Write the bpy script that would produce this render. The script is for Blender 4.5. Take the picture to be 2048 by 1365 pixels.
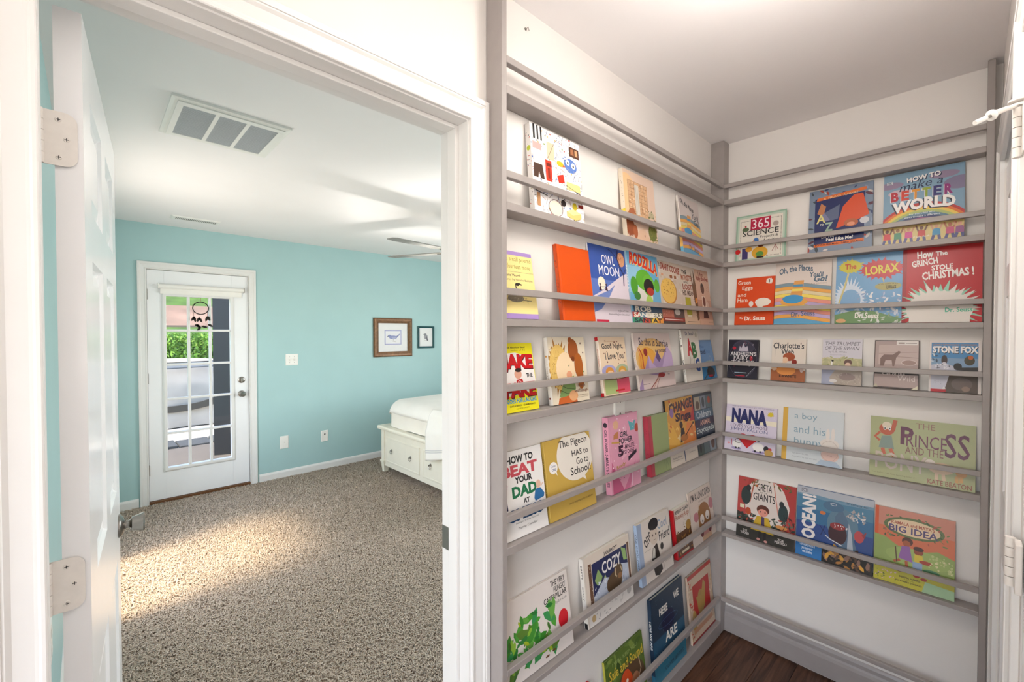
import bpy, bmesh, math, random
import numpy as np
from mathutils import Vector, Matrix
from math import sin, cos, pi, radians, atan2, sqrt, asin

# ------------------------------------------------------------------ clear
for o in list(bpy.data.objects): bpy.data.objects.remove(o, do_unlink=True)
S = bpy.context.scene
COL = S.collection
PI = pi

# ------------------------------------------------------------------ camera
cam_d = bpy.data.cameras.new('camera'); cam = bpy.data.objects.new('camera', cam_d); COL.objects.link(cam)
YAW, PITCH, ROLL, FPX = 0.76610, -0.01719, -0.00077, 883.7
fw = Vector((sin(YAW)*cos(PITCH), cos(YAW)*cos(PITCH), sin(PITCH)))
rt = Vector((cos(YAW), -sin(YAW), 0)); up = rt.cross(fw)
r2 = rt*cos(ROLL)+up*sin(ROLL); u2 = -rt*sin(ROLL)+up*cos(ROLL)
M = Matrix(((r2.x, u2.x, -fw.x, 0), (r2.y, u2.y, -fw.y, -0.8542), (r2.z, u2.z, -fw.z, 1.4896), (0, 0, 0, 1)))
cam.matrix_world = M
cam_d.sensor_width = 36; cam_d.sensor_fit = 'HORIZONTAL'; cam_d.lens = 36*FPX/2048
cam_d.clip_start = 0.01; cam_d.clip_end = 200
S.camera = cam

# ------------------------------------------------------------------ world, sun, lights, exposure
w = bpy.data.worlds.new('sky'); S.world = w; w.use_nodes = True
nt = w.node_tree; bg = nt.nodes['Background']
sky = nt.nodes.new('ShaderNodeTexSky'); sky.sky_type = 'NISHITA'
sky.sun_disc = False; sky.sun_elevation = radians(58); sky.sun_rotation = radians(-100)
nt.links.new(sky.outputs[0], bg.inputs[0]); bg.inputs[1].default_value = 0.75

def lamp(name, kind, loc, energy, color=(1, 1, 1), rot=None, **k):
    d = bpy.data.lights.new(name, kind); d.energy = energy; d.color = color
    for a, v in k.items(): setattr(d, a, v)
    o = bpy.data.objects.new(name, d); o.location = loc
    if rot: o.rotation_euler = rot
    COL.objects.link(o); return o
sd = Vector((0.50, 0.06, -0.86))
lamp('sun_light', 'SUN', (-5, 3, 8), 6.5, (1.0, 0.80, 0.52), tuple(sd.to_track_quat('-Z', 'Y').to_euler()), angle=radians(14))
# daylight entering by the bedroom windows in the left wall and the near wall
lamp('window_light', 'AREA', (-0.02, 2.55, 1.20), 18, (1.0, 0.93, 0.84), (0, radians(-90), 0), shape='RECTANGLE', size=1.7, size_y=0.9)
lamp('rear_window_light', 'AREA', (4.55, 1.15, 1.45), 47, (1.0, 0.97, 0.95), (0, radians(90), 0), shape='RECTANGLE', size=1.3, size_y=1.3)
# fill light from an unseen hall window, added to brighten nook and ceiling
lamp('hall_fill_light', 'AREA', (-1.56, -1.25, 1.05), 24, (1.0, 0.97, 0.945), (0, radians(-90), 0), shape='RECTANGLE', size=1.95, size_y=1.7)
S.view_settings.view_transform = 'Standard'; S.view_settings.look = 'None'
S.view_settings.gamma = 1.0; S.view_settings.use_curve_mapping = False
S.view_settings.exposure = 0.45

# ------------------------------------------------------------------ helpers
def lin(h):
    h = h.lstrip('#'); c = [int(h[i:i+2], 16)/255 for i in (0, 2, 4)]
    return tuple((x/12.92 if x <= .04045 else ((x+.055)/1.055)**2.4) for x in c)
MATS = {}
def mat(name, col, rough=.6, metal=0, noise=0, nscale=20, bump=0, bscale=60, emit=0, coat=0, spec=.5, alpha=None, aniso=None):
    if name in MATS: return MATS[name]
    m = bpy.data.materials.new(name); m.use_nodes = True; t = m.node_tree; b = t.nodes['Principled BSDF']
    c = lin(col) if isinstance(col, str) else col
    b.inputs['Base Color'].default_value = (*c, 1); b.inputs['Roughness'].default_value = rough
    b.inputs['Metallic'].default_value = metal; b.inputs['Specular IOR Level'].default_value = spec
    b.inputs['Coat Weight'].default_value = coat
    tc = t.nodes.new('ShaderNodeTexCoord')
    n = t.nodes.new('ShaderNodeTexNoise'); n.inputs['Scale'].default_value = nscale; n.inputs['Detail'].default_value = 4
    t.links.new(tc.outputs['Object'], n.inputs['Vector'])
    r = t.nodes.new('ShaderNodeMixRGB'); r.blend_type = 'MULTIPLY'; r.inputs[0].default_value = max(noise, .03)
    r.inputs[1].default_value = (*c, 1)
    g = t.nodes.new('ShaderNodeMapRange'); g.inputs[1].default_value = .3; g.inputs[2].default_value = .7
    g.inputs[3].default_value = .3; g.inputs[4].default_value = 1.15
    t.links.new(n.outputs[0], g.inputs[0]); t.links.new(g.outputs[0], r.inputs[2]); t.links.new(r.outputs[0], b.inputs['Base Color'])
    if bump:
        n2 = t.nodes.new('ShaderNodeTexNoise'); n2.inputs['Scale'].default_value = bscale; n2.inputs['Detail'].default_value = 3
        t.links.new(tc.outputs['Object'], n2.inputs['Vector'])
        bu = t.nodes.new('ShaderNodeBump'); bu.inputs['Strength'].default_value = bump; bu.inputs['Distance'].default_value = .002
        t.links.new(n2.outputs[0], bu.inputs['Height']); t.links.new(bu.outputs[0], b.inputs['Normal'])
    if emit:
        b.inputs['Emission Color'].default_value = (*c, 1); b.inputs['Emission Strength'].default_value = emit
    MATS[name] = m; return m
def tag(o, label=None, cat=None, group=None, kind=None):
    for k, v in (('label', label), ('category', cat), ('group', group), ('kind', kind)):
        if v: o[k] = v
    return o
def empty(name, loc=(0, 0, 0), rot=(0, 0, 0), label=None, cat=None, group=None, kind=None):
    o = bpy.data.objects.new(name, None); o.location = loc; o.rotation_euler = rot; o.empty_display_size = .05
    COL.objects.link(o); return tag(o, label, cat, group, kind)
def obj(name, bm, m, parent=None, smooth=False, bevel=0, label=None, cat=None, group=None, kind=None, seg=2):
    me = bpy.data.meshes.new(name)
    if isinstance(bm, bmesh.types.BMesh):
        bmesh.ops.recalc_face_normals(bm, faces=bm.faces)
        bm.to_mesh(me); bm.free()
    else: me.from_pydata(bm[0], [], bm[1]); me.update()
    for mm in (m if isinstance(m, (list, tuple)) else [m]): me.materials.append(mm)
    if smooth:
        for p in me.polygons: p.use_smooth = True
    o = bpy.data.objects.new(name, me); COL.objects.link(o)
    if parent: o.parent = parent
    if bevel:
        b = o.modifiers.new('b', 'BEVEL'); b.width = bevel; b.segments = seg; b.limit_method = 'ANGLE'; b.angle_limit = radians(35)
        b.harden_normals = False
    if smooth: 
        try: me.set_sharp_from_angle(angle=radians(40))
        except Exception: pass
    return tag(o, label, cat, group, kind)
def BM(): return bmesh.new()
def box(bm, x0, y0, z0, x1, y1, z1, mi=0):
    v = [bm.verts.new((x, y, z)) for z in (z0, z1) for y in (y0, y1) for x in (x0, x1)]
    for f in ((0, 2, 3, 1), (4, 5, 7, 6), (0, 1, 5, 4), (2, 6, 7, 3), (0, 4, 6, 2), (1, 3, 7, 5)):
        bm.faces.new([v[i] for i in f]).material_index = mi
    return v
def bx(*a):
    bm = BM(); box(bm, *a); return bm
def frust(bm, a, b, axis='z'):
    # a=(x0,y0,x1,y1,z) b=same : two rectangles joined
    def P(r): return [(r[0], r[1], r[4]), (r[2], r[1], r[4]), (r[2], r[3], r[4]), (r[0], r[3], r[4])]
    def T(p): return p if axis == 'z' else ((p[0], p[2], p[1]) if axis == 'y' else (p[2], p[0], p[1]))
    A = [bm.verts.new(T(p)) for p in P(a)]; B = [bm.verts.new(T(p)) for p in P(b)]
    bm.faces.new(A); bm.faces.new(B)
    for i in range(4): bm.faces.new([A[i], A[(i+1) % 4], B[(i+1) % 4], B[i]])
def lathe(bm, prof, c=(0, 0, 0), ax=(0, 0, 1), n=20, cap=True):
    ax = Vector(ax).normalized(); q = ax.to_track_quat('Z', 'Y'); c = Vector(c); rings = []
    for r, h in prof:
        rings.append([bm.verts.new(c+q @ Vector((r*cos(2*PI*i/n), r*sin(2*PI*i/n), h))) for i in range(n)])
    for a, b in zip(rings, rings[1:]):
        for i in range(n): bm.faces.new([a[i], a[(i+1) % n], b[(i+1) % n], b[i]])
    if cap: bm.faces.new(rings[0]); bm.faces.new(rings[-1])
def tube(bm, pts, r, n=8, closed=False):
    pts = [Vector(p) for p in pts]; rings = []; N = len(pts)
    for i, p in enumerate(pts):
        a = pts[(i-1) % N] if (closed or i > 0) else p; b = pts[(i+1) % N] if (closed or i < N-1) else p
        q = (b-a).normalized().to_track_quat('Z', 'Y'); rr = r[i] if isinstance(r, (list, tuple)) else r
        rings.append([bm.verts.new(p+q @ Vector((rr*cos(2*PI*k/n), rr*sin(2*PI*k/n), 0))) for k in range(n)])
    R = list(zip(rings, rings[1:]))+([(rings[-1], rings[0])] if closed else [])
    for a, b in R:
        for i in range(n): bm.faces.new([a[i], a[(i+1) % n], b[(i+1) % n], b[i]])
    if not closed: bm.faces.new(rings[0]); bm.faces.new(rings[-1])
def prism(bm, pts, d0, d1, plane='xz'):
    # polygon pts (a,b) extruded along the third axis between d0 and d1
    def T(a, b, d): return {'xz': (a, d, b), 'yz': (d, a, b), 'xy': (a, b, d)}[plane]
    A = [bm.verts.new(T(a, b, d0)) for a, b in pts]; B = [bm.verts.new(T(a, b, d1)) for a, b in pts]
    bm.faces.new(A); bm.faces.new(B[::-1]); n = len(pts)
    for i in range(n): bm.faces.new([A[i], A[(i+1) % n], B[(i+1) % n], B[i]])
CAS = [(0, 0), (0, .0095), (.002, .011), (.006, .011), (.009, .0085), (.013, .0085), (.034, .0115), (.040, .0155), (.043, .0155), (.044, .0175), (.056, .0175), (.0575, .016), (.0575, 0)]
def casing(name, a0, a1, z0, zt, wall, proud, plane='xz', m=None, prof=CAS, parent=None, kind='structure'):
    """casing round an opening a0..a1 up to zt on a wall plane; proud = +-1 direction out of the wall"""
    V = []; F = []
    for (u, v) in prof:
        for (a, z) in ((a0-u, z0), (a0-u, zt+u), (a1+u, zt+u), (a1+u, z0)):
            d = wall+proud*v
            V.append((a, d, z) if plane == 'xz' else (d, a, z))
    n = len(prof)
    for i in range(n-1):
        for k in range(3): F.append((i*4+k, i*4+k+1, (i+1)*4+k+1, (i+1)*4+k))
    bm = BM(); vs = [bm.verts.new(v) for v in V]
    for f in F: bm.faces.new([vs[i] for i in f])
    return obj(name, bm, m, parent, kind=kind)

# ------------------------------------------------------------------ materials
M_wall = mat('hall_paint', 'e6e1dc', .55, noise=.03, nscale=3, bump=.08, bscale=220)
M_ceil = mat('ceiling_paint', 'f4f0ef', .8, noise=.02, nscale=3, bump=.05, bscale=160)
M_teal = mat('teal_paint', 'a9caca', .5, noise=.04, nscale=4, bump=.12, bscale=160)
M_trim = mat('white_gloss_trim', 'e6e4e1', .28, noise=.02, nscale=8)
M_door = mat('white_door_paint', 'f0f0f1', .22, noise=.02, nscale=6)
M_grey = mat('grey_shelf_paint', '9d9591', .38, noise=.07, nscale=30, bump=.1, bscale=300)
M_gbase = mat('grey_base_paint', '9e9693', .35, noise=.06, nscale=20)
M_nickel = mat('satin_nickel', '96918b', .3, 1, noise=.08, nscale=60)
M_dark = mat('dark_gap', '100e0d', .9)
M_plast = mat('white_plastic', 'efece6', .35)
M_hinge = mat('painted_hinge', 'e6e0d9', .35, noise=.06, nscale=80)
M_screw = mat('screw_steel', '8f8a84', .35, 1)
M_black = mat('black_slot', '161616', .6)
M_paper = mat('page_paper', 'e2ddd0', .8, noise=.15, nscale=400)
M_ink = bpy.data.materials.new('printed_cover'); M_ink.use_nodes = True
_t = M_ink.node_tree; _b = _t.nodes['Principled BSDF']; _a = _t.nodes.new('ShaderNodeVertexColor'); _a.layer_name = 'Col'
_t.links.new(_a.outputs[0], _b.inputs['Base Color']); _b.inputs['Roughness'].default_value = .33; _b.inputs['Specular IOR Level'].default_value = .4
def glass_mat():
    m = bpy.data.materials.new('clear_glass'); m.use_nodes = True; t = m.node_tree; b = t.nodes['Principled BSDF']; out = t.nodes['Material Output']
    tr = t.nodes.new('ShaderNodeBsdfTransparent'); gl = t.nodes.new('ShaderNodeBsdfGlossy'); gl.inputs['Roughness'].default_value = .02
    mx = t.nodes.new('ShaderNodeMixShader'); lw = t.nodes.new('ShaderNodeLayerWeight'); pw_ = t.nodes.new('ShaderNodeMath'); pw_.operation = 'POWER'; pw_.inputs[1].default_value = 5
    fr = t.nodes.new('ShaderNodeMath'); fr.operation = 'MULTIPLY_ADD'; fr.inputs[1].default_value = .9; fr.inputs[2].default_value = .03
    t.links.new(lw.outputs['Facing'], pw_.inputs[0]); t.links.new(pw_.outputs[0], fr.inputs[0]); t.links.new(fr.outputs[0], mx.inputs[0]); t.links.new(tr.outputs[0], mx.inputs[1]); t.links.new(gl.outputs[0], mx.inputs[2]); t.links.new(mx.outputs[0], out.inputs[0])
    t.nodes.remove(b); return m
M_glass = glass_mat()

# ================================================================== STRUCTURE
WY = .0635          # hall face of the door wall
WB = 2.3355         # face of the nook's end wall
WC = -.922          # face of the right-hand wall
FZ = -.030          # hardwood floor level
ZC = 2.44
YF = 4.0587         # bedroom far wall
BY = .180           # bedroom face of the door wall
XL = -.095          # bedroom left wall
XR = 4.62
# door wall (hall side paint, bedroom side teal) with the opening -0.045..0.722, top 2.045
def wall_xz(name, y0, y1, rects, m):
    bm = BM()
    for (x0, z0, x1, z1) in rects: box(bm, x0, y0, z0, x1, y1, z1)
    return obj(name, bm, m, kind='structure')
OX0, OX1, OZ = -.068, .739, 2.062
ym = .12
wall_xz('wall_north', WY, ym, [(-1.6, FZ-.1, OX0, ZC), (OX0, OZ, OX1, ZC), (OX1, FZ-.1, WB+.1, ZC)], M_wall)
wall_xz('wall_bedroom_near', ym, BY, [(XL-.1, FZ-.1, OX0, ZC), (OX0, OZ, OX1, ZC), (OX1, FZ-.1, XR+.1, ZC)], M_teal)
# nook end wall
obj('wall_east', bx(WB, -1.05, FZ-.1, WB+.1, ym-.0005, ZC), M_wall, kind='structure')
# right-hand wall with two doorways (doors 2 and 3)
wall_xz('wall_south', WC-.11, WC, [(.38, FZ-.1, .437, ZC), (.437, 2.045, 1.203, ZC), (1.203, FZ-.1, 1.358, ZC), (1.358, 2.045, 2.115, ZC), (2.115, FZ-.1, WB, ZC)], M_wall)
# the hall widens behind the camera
obj('wall_hall_return', bx(.28, -2.6, FZ-.1, .38, WC-.0, ZC), M_wall, kind='structure')
obj('wall_hall_back', bx(-1.7, -2.7, FZ-.1, .38, -2.6, ZC), M_wall, kind='structure')
HW = (-2.10, -.40, .05, 2.1)  # opening of the unseen hall window, added to let in fill light
HALLW = (-1.7, -1.6)
# closet interiors behind doors are closed; ceilings
bm = BM(); box(bm, -1.7, -2.7, ZC, WB+.1, ym, ZC+.05); obj('ceiling', bm, M_ceil, kind='structure')
bm = BM(); box(bm, XL-.1, ym, ZC, XR+.1, YF+.15, ZC+.05); obj('ceiling_bedroom', bm, M_ceil, kind='structure')
# bedroom walls
FDX0, FDX1, FDZ = .36, 1.16, 2.062
wall_xz('wall_bedroom_far', YF, YF+.14, [(XL-.1, -.3, FDX0, ZC), (FDX0, FDZ, FDX1, ZC), (FDX1, -.3, XR+.1, ZC), (FDX0, -.3, FDX1, .012)], M_teal)
def wall_yz(name, x0, x1, rects, m):
    bm = BM()
    for (y0, z0, y1, z1) in rects: box(bm, x0, y0, z0, x1, y1, z1)
    return obj(name, bm, m, kind='structure')
wall_yz('wall_hall_west', -1.7, -1.6, [(-2.6, FZ-.1, HW[0], ZC), (HW[1], FZ-.1, ym, ZC), (HW[0], FZ-.1, HW[1], HW[2]), (HW[0], HW[3], HW[1], ZC)], M_wall)
LW = (2.10, 3.00, .30, 2.10)
wall_yz('wall_bedroom_left', XL-.1, XL, [(BY, -.1, LW[0], ZC), (LW[1], -.1, YF, ZC), (LW[0], -.1, LW[1], LW[2]), (LW[0], LW[3], LW[1], ZC)], M_teal)
RW = (.45, 1.85, .8, 2.1)
wall_yz('wall_bedroom_right', XR, XR+.1, [(BY, -.1, RW[0], ZC), (RW[1], -.1, YF, ZC), (RW[0], -.1, RW[1], RW[2]), (RW[0], RW[3], RW[1], ZC)], M_teal)
def sash_window(name, x, s, y0, y1, z0, z1):
    e = empty(name, (x, (y0+y1)/2, z0), kind='structure')
    ym_ = (y1-y0)/2; h = z1-z0
    bm = BM()
    for a in ((-ym_, 0, -ym_+.05, h), (ym_-.05, 0, ym_, h), (-ym_, 0, ym_, .05), (-ym_, h-.05, ym_, h), (-ym_, h/2-.02, ym_, h/2+.02)):
        box(bm, .02, a[0], a[1], .06, a[2], a[3])
    obj('window_frame', bm, M_trim, e, bevel=.003)
    obj('pane', bx(.038, -ym_+.05, .05, .042, ym_-.05, h-.05), M_glass, e)
    bm = BM(); box(bm, -.03*s-.01, -ym_-.06, -.03, .02, ym_+.06, 0); obj('window_sill', bm, M_trim, e, bevel=.003)
    return e
sash_window('window_1', XL-.1, 1, *LW); sash_window('window_2', XR, 1, *RW); sash_window('added_window_3', -1.7, 1, *HW)  # the last one, in the hall, is added out of view for fill

# door opening 1: jambs, stops, casings
for nm, a in (('trim_1', (OX0, WY-.001, FZ, -.050, BY+.001, OZ)), ('trim_2', (.722, WY-.001, FZ, OX1, BY+.001, OZ)), ('trim_3', (-.050, WY-.001, 2.045, .722, BY+.001, OZ))):
    obj(nm, bx(*a), M_trim, kind='structure')
for nm, a in (('trim_4', (-.050, .102, FZ, -.0465, .138, 2.045)), ('trim_5', (.711, .102, FZ, .722, .138, 2.045)), ('trim_6', (-.0465, .102, 2.034, .711, .138, 2.045))):
    obj(nm, bx(*a), M_trim, kind='structure', bevel=.002)
casing('trim_7', -.0455, .727, FZ, 2.049, WY, -1, m=M_trim)
casing('trim_8', -.054, .727, 0, 2.049, BY, 1, m=M_trim)
# paint ridge where the wall meets the bookcase stile
# baseboards
BASE = [(0, 0), (.012, 0), (.012, .060), (.008, .072), (.004, .078), (0, .080)]
def base(name, p0, p1, n, m=M_trim, z=0, prof=BASE):
    p0 = Vector((*p0, z)); p1 = Vector((*p1, z)); n = Vector((*n, 0)); bm = BM()
    A = [bm.verts.new(p0+n*a+Vector((0, 0, b))) for a, b in prof]; B = [bm.verts.new(p1+n*a+Vector((0, 0, b))) for a, b in prof]
    for i in range(len(prof)):
        j = (i+1) % len(prof); bm.faces.new([A[i], A[j], B[j], B[i]])
    bm.faces.new(A); bm.faces.new(B)
    return obj(name, bm, m, kind='structure')
base('baseboard_far', (1.222, YF), (XR, YF), (0, -1)); base('baseboard_far_left', (XL, YF), (.303, YF), (0, -1))
base('baseboard_left', (XL, BY), (XL, YF), (1, 0)); base('baseboard_right', (XR, BY), (XR, YF), (-1, 0))
base('baseboard_near', (.80, BY), (XR, BY), (0, 1))
GB = [(0, 0), (.016, 0), (.016, .075), (.013, .088), (.009, .096), (.007, .110), (.003, .120), (0, .124)]
base('baseboard_east', (WB, 0), (WB, WC), (-1, 0), M_gbase, FZ+.010, GB)
base('baseboard_north', (-1.6, WY), (-.11, WY), (0, -1), M_trim, FZ)
base('baseboard_back', (-1.6, -2.6), (.28, -2.6), (0, 1), M_trim, FZ)

# hardwood floor: separate planks running along the nook
fl = empty('floor', (0, 0, FZ), kind='structure')
obj('subfloor', bx(-1.6, -2.6, -.03, WB, ym, -.012), M_dark, fl)
def wood_mat():
    m = bpy.data.materials.new('dark_hardwood'); m.use_nodes = True; t = m.node_tree; b = t.nodes['Principled BSDF']
    tc = t.nodes.new('ShaderNodeTexCoord'); mp = t.nodes.new('ShaderNodeMapping'); mp.inputs['Scale'].default_value = (2.5, 30, 10)
    oi = t.nodes.new('ShaderNodeObjectInfo'); ad = t.nodes.new('ShaderNodeVectorMath'); ad.operation = 'ADD'
    n = t.nodes.new('ShaderNodeTexNoise'); n.inputs['Scale'].default_value = 1.6; n.inputs['Detail'].default_value = 8; n.inputs['Distortion'].default_value = 1.2
    t.links.new(tc.outputs['Object'], mp.inputs[0]); t.links.new(mp.outputs[0], ad.inputs[0]); t.links.new(oi.outputs['Random'], ad.inputs[1]); t.links.new(ad.outputs[0], n.inputs[0])
    cr = t.nodes.new('ShaderNodeValToRGB'); cr.color_ramp.elements[0].position = .3; cr.color_ramp.elements[1].position = .72
    cr.color_ramp.elements[0].color = (*lin('2c160e'), 1); cr.color_ramp.elements[1].color = (*lin('6e4a35'), 1)
    t.links.new(n.outputs[0], cr.inputs[0]); t.links.new(cr.outputs[0], b.inputs['Base Color'])
    b.inputs['Roughness'].default_value = .3
    bu = t.nodes.new('ShaderNodeBump'); bu.inputs['Strength'].default_value = .15; bu.inputs['Distance'].default_value = .002
    t.links.new(n.outputs[0], bu.inputs['Height']); t.links.new(bu.outputs[0], b.inputs['Normal']); return m
M_wood = wood_mat(); random.seed(4)
pw = .1275; y = WY-.001
while y > -2.6:
    x = -1.6
    while x < WB:
        L = random.uniform(.7, 1.5) if x > -1.6 else random.uniform(.4, 1.2)
        x1 = min(WB, x+L)
        if WB-x1 < .15: x1 = WB
        y0 = max(y-pw+.0012, -2.6)
        if y-y0 > .02:
            bm = BM(); box(bm, x+.0006, y0, -.012, x1-.0006, y, random.uniform(-.0008, 0)); obj('floorboard', bm, M_wood, fl, bevel=.0012, seg=1)
        x = x1
    y -= pw

# bedroom carpet: base plane plus pile
def carpet_mat():
    m = bpy.data.materials.new('carpet_yarn'); m.use_nodes = True; t = m.node_tree; b = t.nodes['Principled BSDF']
    tc = t.nodes.new('ShaderNodeTexCoord'); n = t.nodes.new('ShaderNodeTexNoise'); n.inputs['Scale'].default_value = 130; n.inputs['Detail'].default_value = 4
    n3 = t.nodes.new('ShaderNodeTexNoise'); n3.inputs['Scale'].default_value = 7; n3.inputs['Detail'].default_value = 3
    t.links.new(tc.outputs['Object'], n.inputs[0]); t.links.new(tc.outputs['Object'], n3.inputs[0])
    cr = t.nodes.new('ShaderNodeValToRGB'); cr.color_ramp.elements[0].position = .32; cr.color_ramp.elements[1].position = .68
    cr.color_ramp.elements[0].color = (*lin('ac9a88'), 1); cr.color_ramp.elements[1].color = (*lin('e8d7c6'), 1)
    t.links.new(n.outputs[0], cr.inputs[0])
    mx = t.nodes.new('ShaderNodeMixRGB'); mx.blend_type = 'MULTIPLY'; mx.inputs[0].default_value = .18
    t.links.new(cr.outputs[0], mx.inputs[1]); t.links.new(n3.outputs[0], mx.inputs[2]); t.links.new(mx.outputs[0], b.inputs['Base Color'])
    b.inputs['Roughness'].default_value = .95; b.inputs['Specular IOR Level'].default_value = .1
    bu = t.nodes.new('ShaderNodeBump'); bu.inputs['Strength'].default_value = .8; bu.inputs['Distance'].default_value = .006
    t.links.new(n.outputs[0], bu.inputs['Height']); t.links.new(bu.outputs[0], b.inputs['Normal']); return m
M_carpet = carpet_mat()
obj('floor_bedroom', bx(XL, .13, -.06, XR, YF, -.004), M_carpet, kind='structure')
rng = np.random.default_rng(5)
def pile(N, x0, x1, y0, y1, L0, L1, W):
    px = rng.uniform(x0, x1, N); py = rng.uniform(y0, y1, N)
    keep = (px > .02*(py+.85)-.05) & (px < .93*(py+.85)+.1); px = px[keep]; py = py[keep]; n = len(px)
    a = rng.uniform(0, 2*pi, n)*.5+1.2+rng.normal(0, .9, n); L = rng.uniform(L0, L1, n); wd = rng.uniform(.7, 1.2, n)*W
    dx, dy = np.cos(a), np.sin(a); sx, sy = -dy*wd, dx*wd; tilt = rng.uniform(.35, 1.0, n)
    P = np.zeros((n, 6, 3)); 
    P[:, 0] = np.stack([px-sx, py-sy, np.full(n, -.005)], 1); P[:, 1] = np.stack([px+sx, py+sy, np.full(n, -.005)], 1)
    mx, my, mz = px+dx*L*.35, py+dy*L*.35, L*.55*tilt
    P[:, 2] = np.stack([mx-sx, my-sy, mz], 1); P[:, 3] = np.stack([mx+sx, my+sy, mz], 1)
    ex, ey, ez = px+dx*L*.9, py+dy*L*.9, L*.6*tilt*rng.uniform(.6, 1.2, n)
    P[:, 4] = np.stack([ex-sx*.5, ey-sy*.5, ez], 1); P[:, 5] = np.stack([ex+sx*.5, ey+sy*.5, ez], 1)
    idx = np.arange(n)[:, None]*6; F = np.concatenate([idx+np.array([[0, 1, 3, 2]]), idx+np.array([[2, 3, 5, 4]])], 0)
    return P.reshape(-1, 3), F
def npmesh(name, V, F, m, parent=None, **k):
    me = bpy.data.meshes.new(name); me.vertices.add(len(V)); me.vertices.foreach_set('co', V.astype(np.float32).ravel())
    nf, s = F.shape; me.loops.add(nf*s); me.loops.foreach_set('vertex_index', F.astype(np.int32).ravel())
    me.polygons.add(nf); me.polygons.foreach_set('loop_start', np.arange(0, nf*s, s, dtype=np.int32)); me.polygons.foreach_set('loop_total', np.full(nf, s, dtype=np.int32))
    me.update(calc_edges=True); me.materials.append(m); o = bpy.data.objects.new(name, me); COL.objects.link(o)
    if parent: o.parent = parent
    return tag(o, **k)
V, F = pile(300000, -.05, 3.6, .19, YF-.015, .012, .027, .0024)
npmesh('carpet_pile', V, F, M_carpet, label='beige frieze carpet pile covering the bedroom floor', cat='carpet', kind='stuff')

# ================================================================== DOORS
def panel_door(name, wd, h, t, loc, rot, rows, st=.11, mid=.10, kind='structure', mt=None):
    """six-panel leaf; origin at hinge edge, bottom; local x = width, y = thickness"""
    mt = mt or M_door
    e = empty(name, loc, rot, kind=kind); bm = BM()
    box(bm, 0, 0, 0, st, t, h); box(bm, wd-st, 0, 0, wd, t, h)
    zs = [0]+[z for r in rows for z in r]+[h]
    for i in range(0, len(zs), 2): box(bm, st, 0, zs[i], wd-st, t, zs[i+1])
    for (a, b) in rows: box(bm, (wd-mid)/2, 0, a, (wd+mid)/2, t, b)
    obj('door_frame', bm, mt, e)
    for (a, b) in rows:
        for x0, x1 in ((st, (wd-mid)/2), ((wd+mid)/2, wd-st)):
            bm = BM(); box(bm, x0-.001, .012, a-.001, x1+.001, t-.012, b+.001)
            m1 = .013; m2 = .040
            for s in (0, 1):
                Y = lambda d: d if s == 0 else t-d
                # ovolo frame then raised field
                R = [(x0, a, x1, b, .000), (x0+m1*.5, a+m1*.5, x1-m1*.5, b-m1*.5, .007), (x0+m1, a+m1, x1-m1, b-m1, .010), (x0+m2, a+m2, x1-m2, b-m2, .004)]
                rings = [[bm.verts.new((p, Y(r[4]), q)) for p, q in ((r[0], r[1]), (r[2], r[1]), (r[2], r[3]), (r[0], r[3]))] for r in R]
                for A, B in zip(rings, rings[1:]):
                    for i in range(4): bm.faces.new([A[i], A[(i+1) % 4], B[(i+1) % 4], B[i]])
                bm.faces.new(rings[-1])
            obj('panel', bm, mt, e)
    return e
ROWS = [(.235, .825), (1.025, 1.615), (1.705, 1.915)]
d1 = panel_door('door_1', .756, 2.021, .035, (0, .200, .012), (0, 0, radians(85.0)), ROWS)
def knob_set(parent, x, z, y, s, m=M_nickel):
    bm = BM()
    lathe(bm, [(.004, 0), (.033, 0), (.033, .004), (.026, .010), (.013, .014)], (x, y, z), (0, s, 0), 24)
    lathe(bm, [(.012, .010), (.0105, .022), (.013, .027), (.020, .031), (.0235, .044), (.0275, .057), (.026, .060), (.004, .059)], (x, y, z), (0, s, 0), 24)
    return obj('knob', bm, m, parent, smooth=True)
knob_set(d1, .694, .907, 0, -1); knob_set(d1, .694, .907, .035, 1)
obj('latch_plate', bx(.7555, .006, .88, .7568, .029, .935), M_nickel, d1)
def make_hinge(parent, cx, cy, cz, w=.037, d=1):
    """leaf lies in the x-z plane facing -y; knuckle at its left; d=-1 mirrors"""
    bm = BM(); r = .016; P = [(0, -.0445), (w-r, -.0445)]
    P += [(w-r+r*cos(a), -.0445+r+r*sin(a)) for a in [radians(-75+15*i) for i in range(6)]]
    P += [(w-r+r*cos(a), .0445-r+r*sin(a)) for a in [radians(0+15*i) for i in range(7)]]+[(0, .0445)]
    P = [(cx+d*a, cz+b) for a, b in P]
    prism(bm, P, cy-.0022, cy, 'xz')
    hobj = obj('hinge', bm, M_hinge, None, label='white painted hinge leaf')
    wpar(hobj, parent)
    bm = BM()
    for i in range(5):
        z0 = cz-.0445+i*.0178
        lathe(bm, [(.0062, z0+.0004), (.0062, z0+.0172)], (cx-d*.004, cy-.003, 0), (0, 0, 1), 14)
    k = obj('knuckle', bm, M_hinge, None, smooth=True); wpar(k, hobj)
    for sx, sz in ((.45, .031), (.68, 0), (.45, -.031)):
        bm = BM(); lathe(bm, [(.0001, -.0001), (.0042, -.0001), (.0036, .0012), (.0001, .0012)], (cx+d*w*sx, cy-.0022, cz+sz), (0, -1, 0), 14)
        c = (cx+d*w*sx, cy-.0036, cz+sz)
        box(bm, c[0]-.0026, c[1]-.0001, c[2]-.0005, c[0]+.0026, c[1]+.0001, c[2]+.0005, 1); box(bm, c[0]-.0005, c[1]-.0001, c[2]-.0026, c[0]+.0005, c[1]+.0001, c[2]+.0026, 1)
        s = obj('screw', bm, [M_hinge, M_black], None); wpar(s, hobj)
    return hobj
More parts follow.
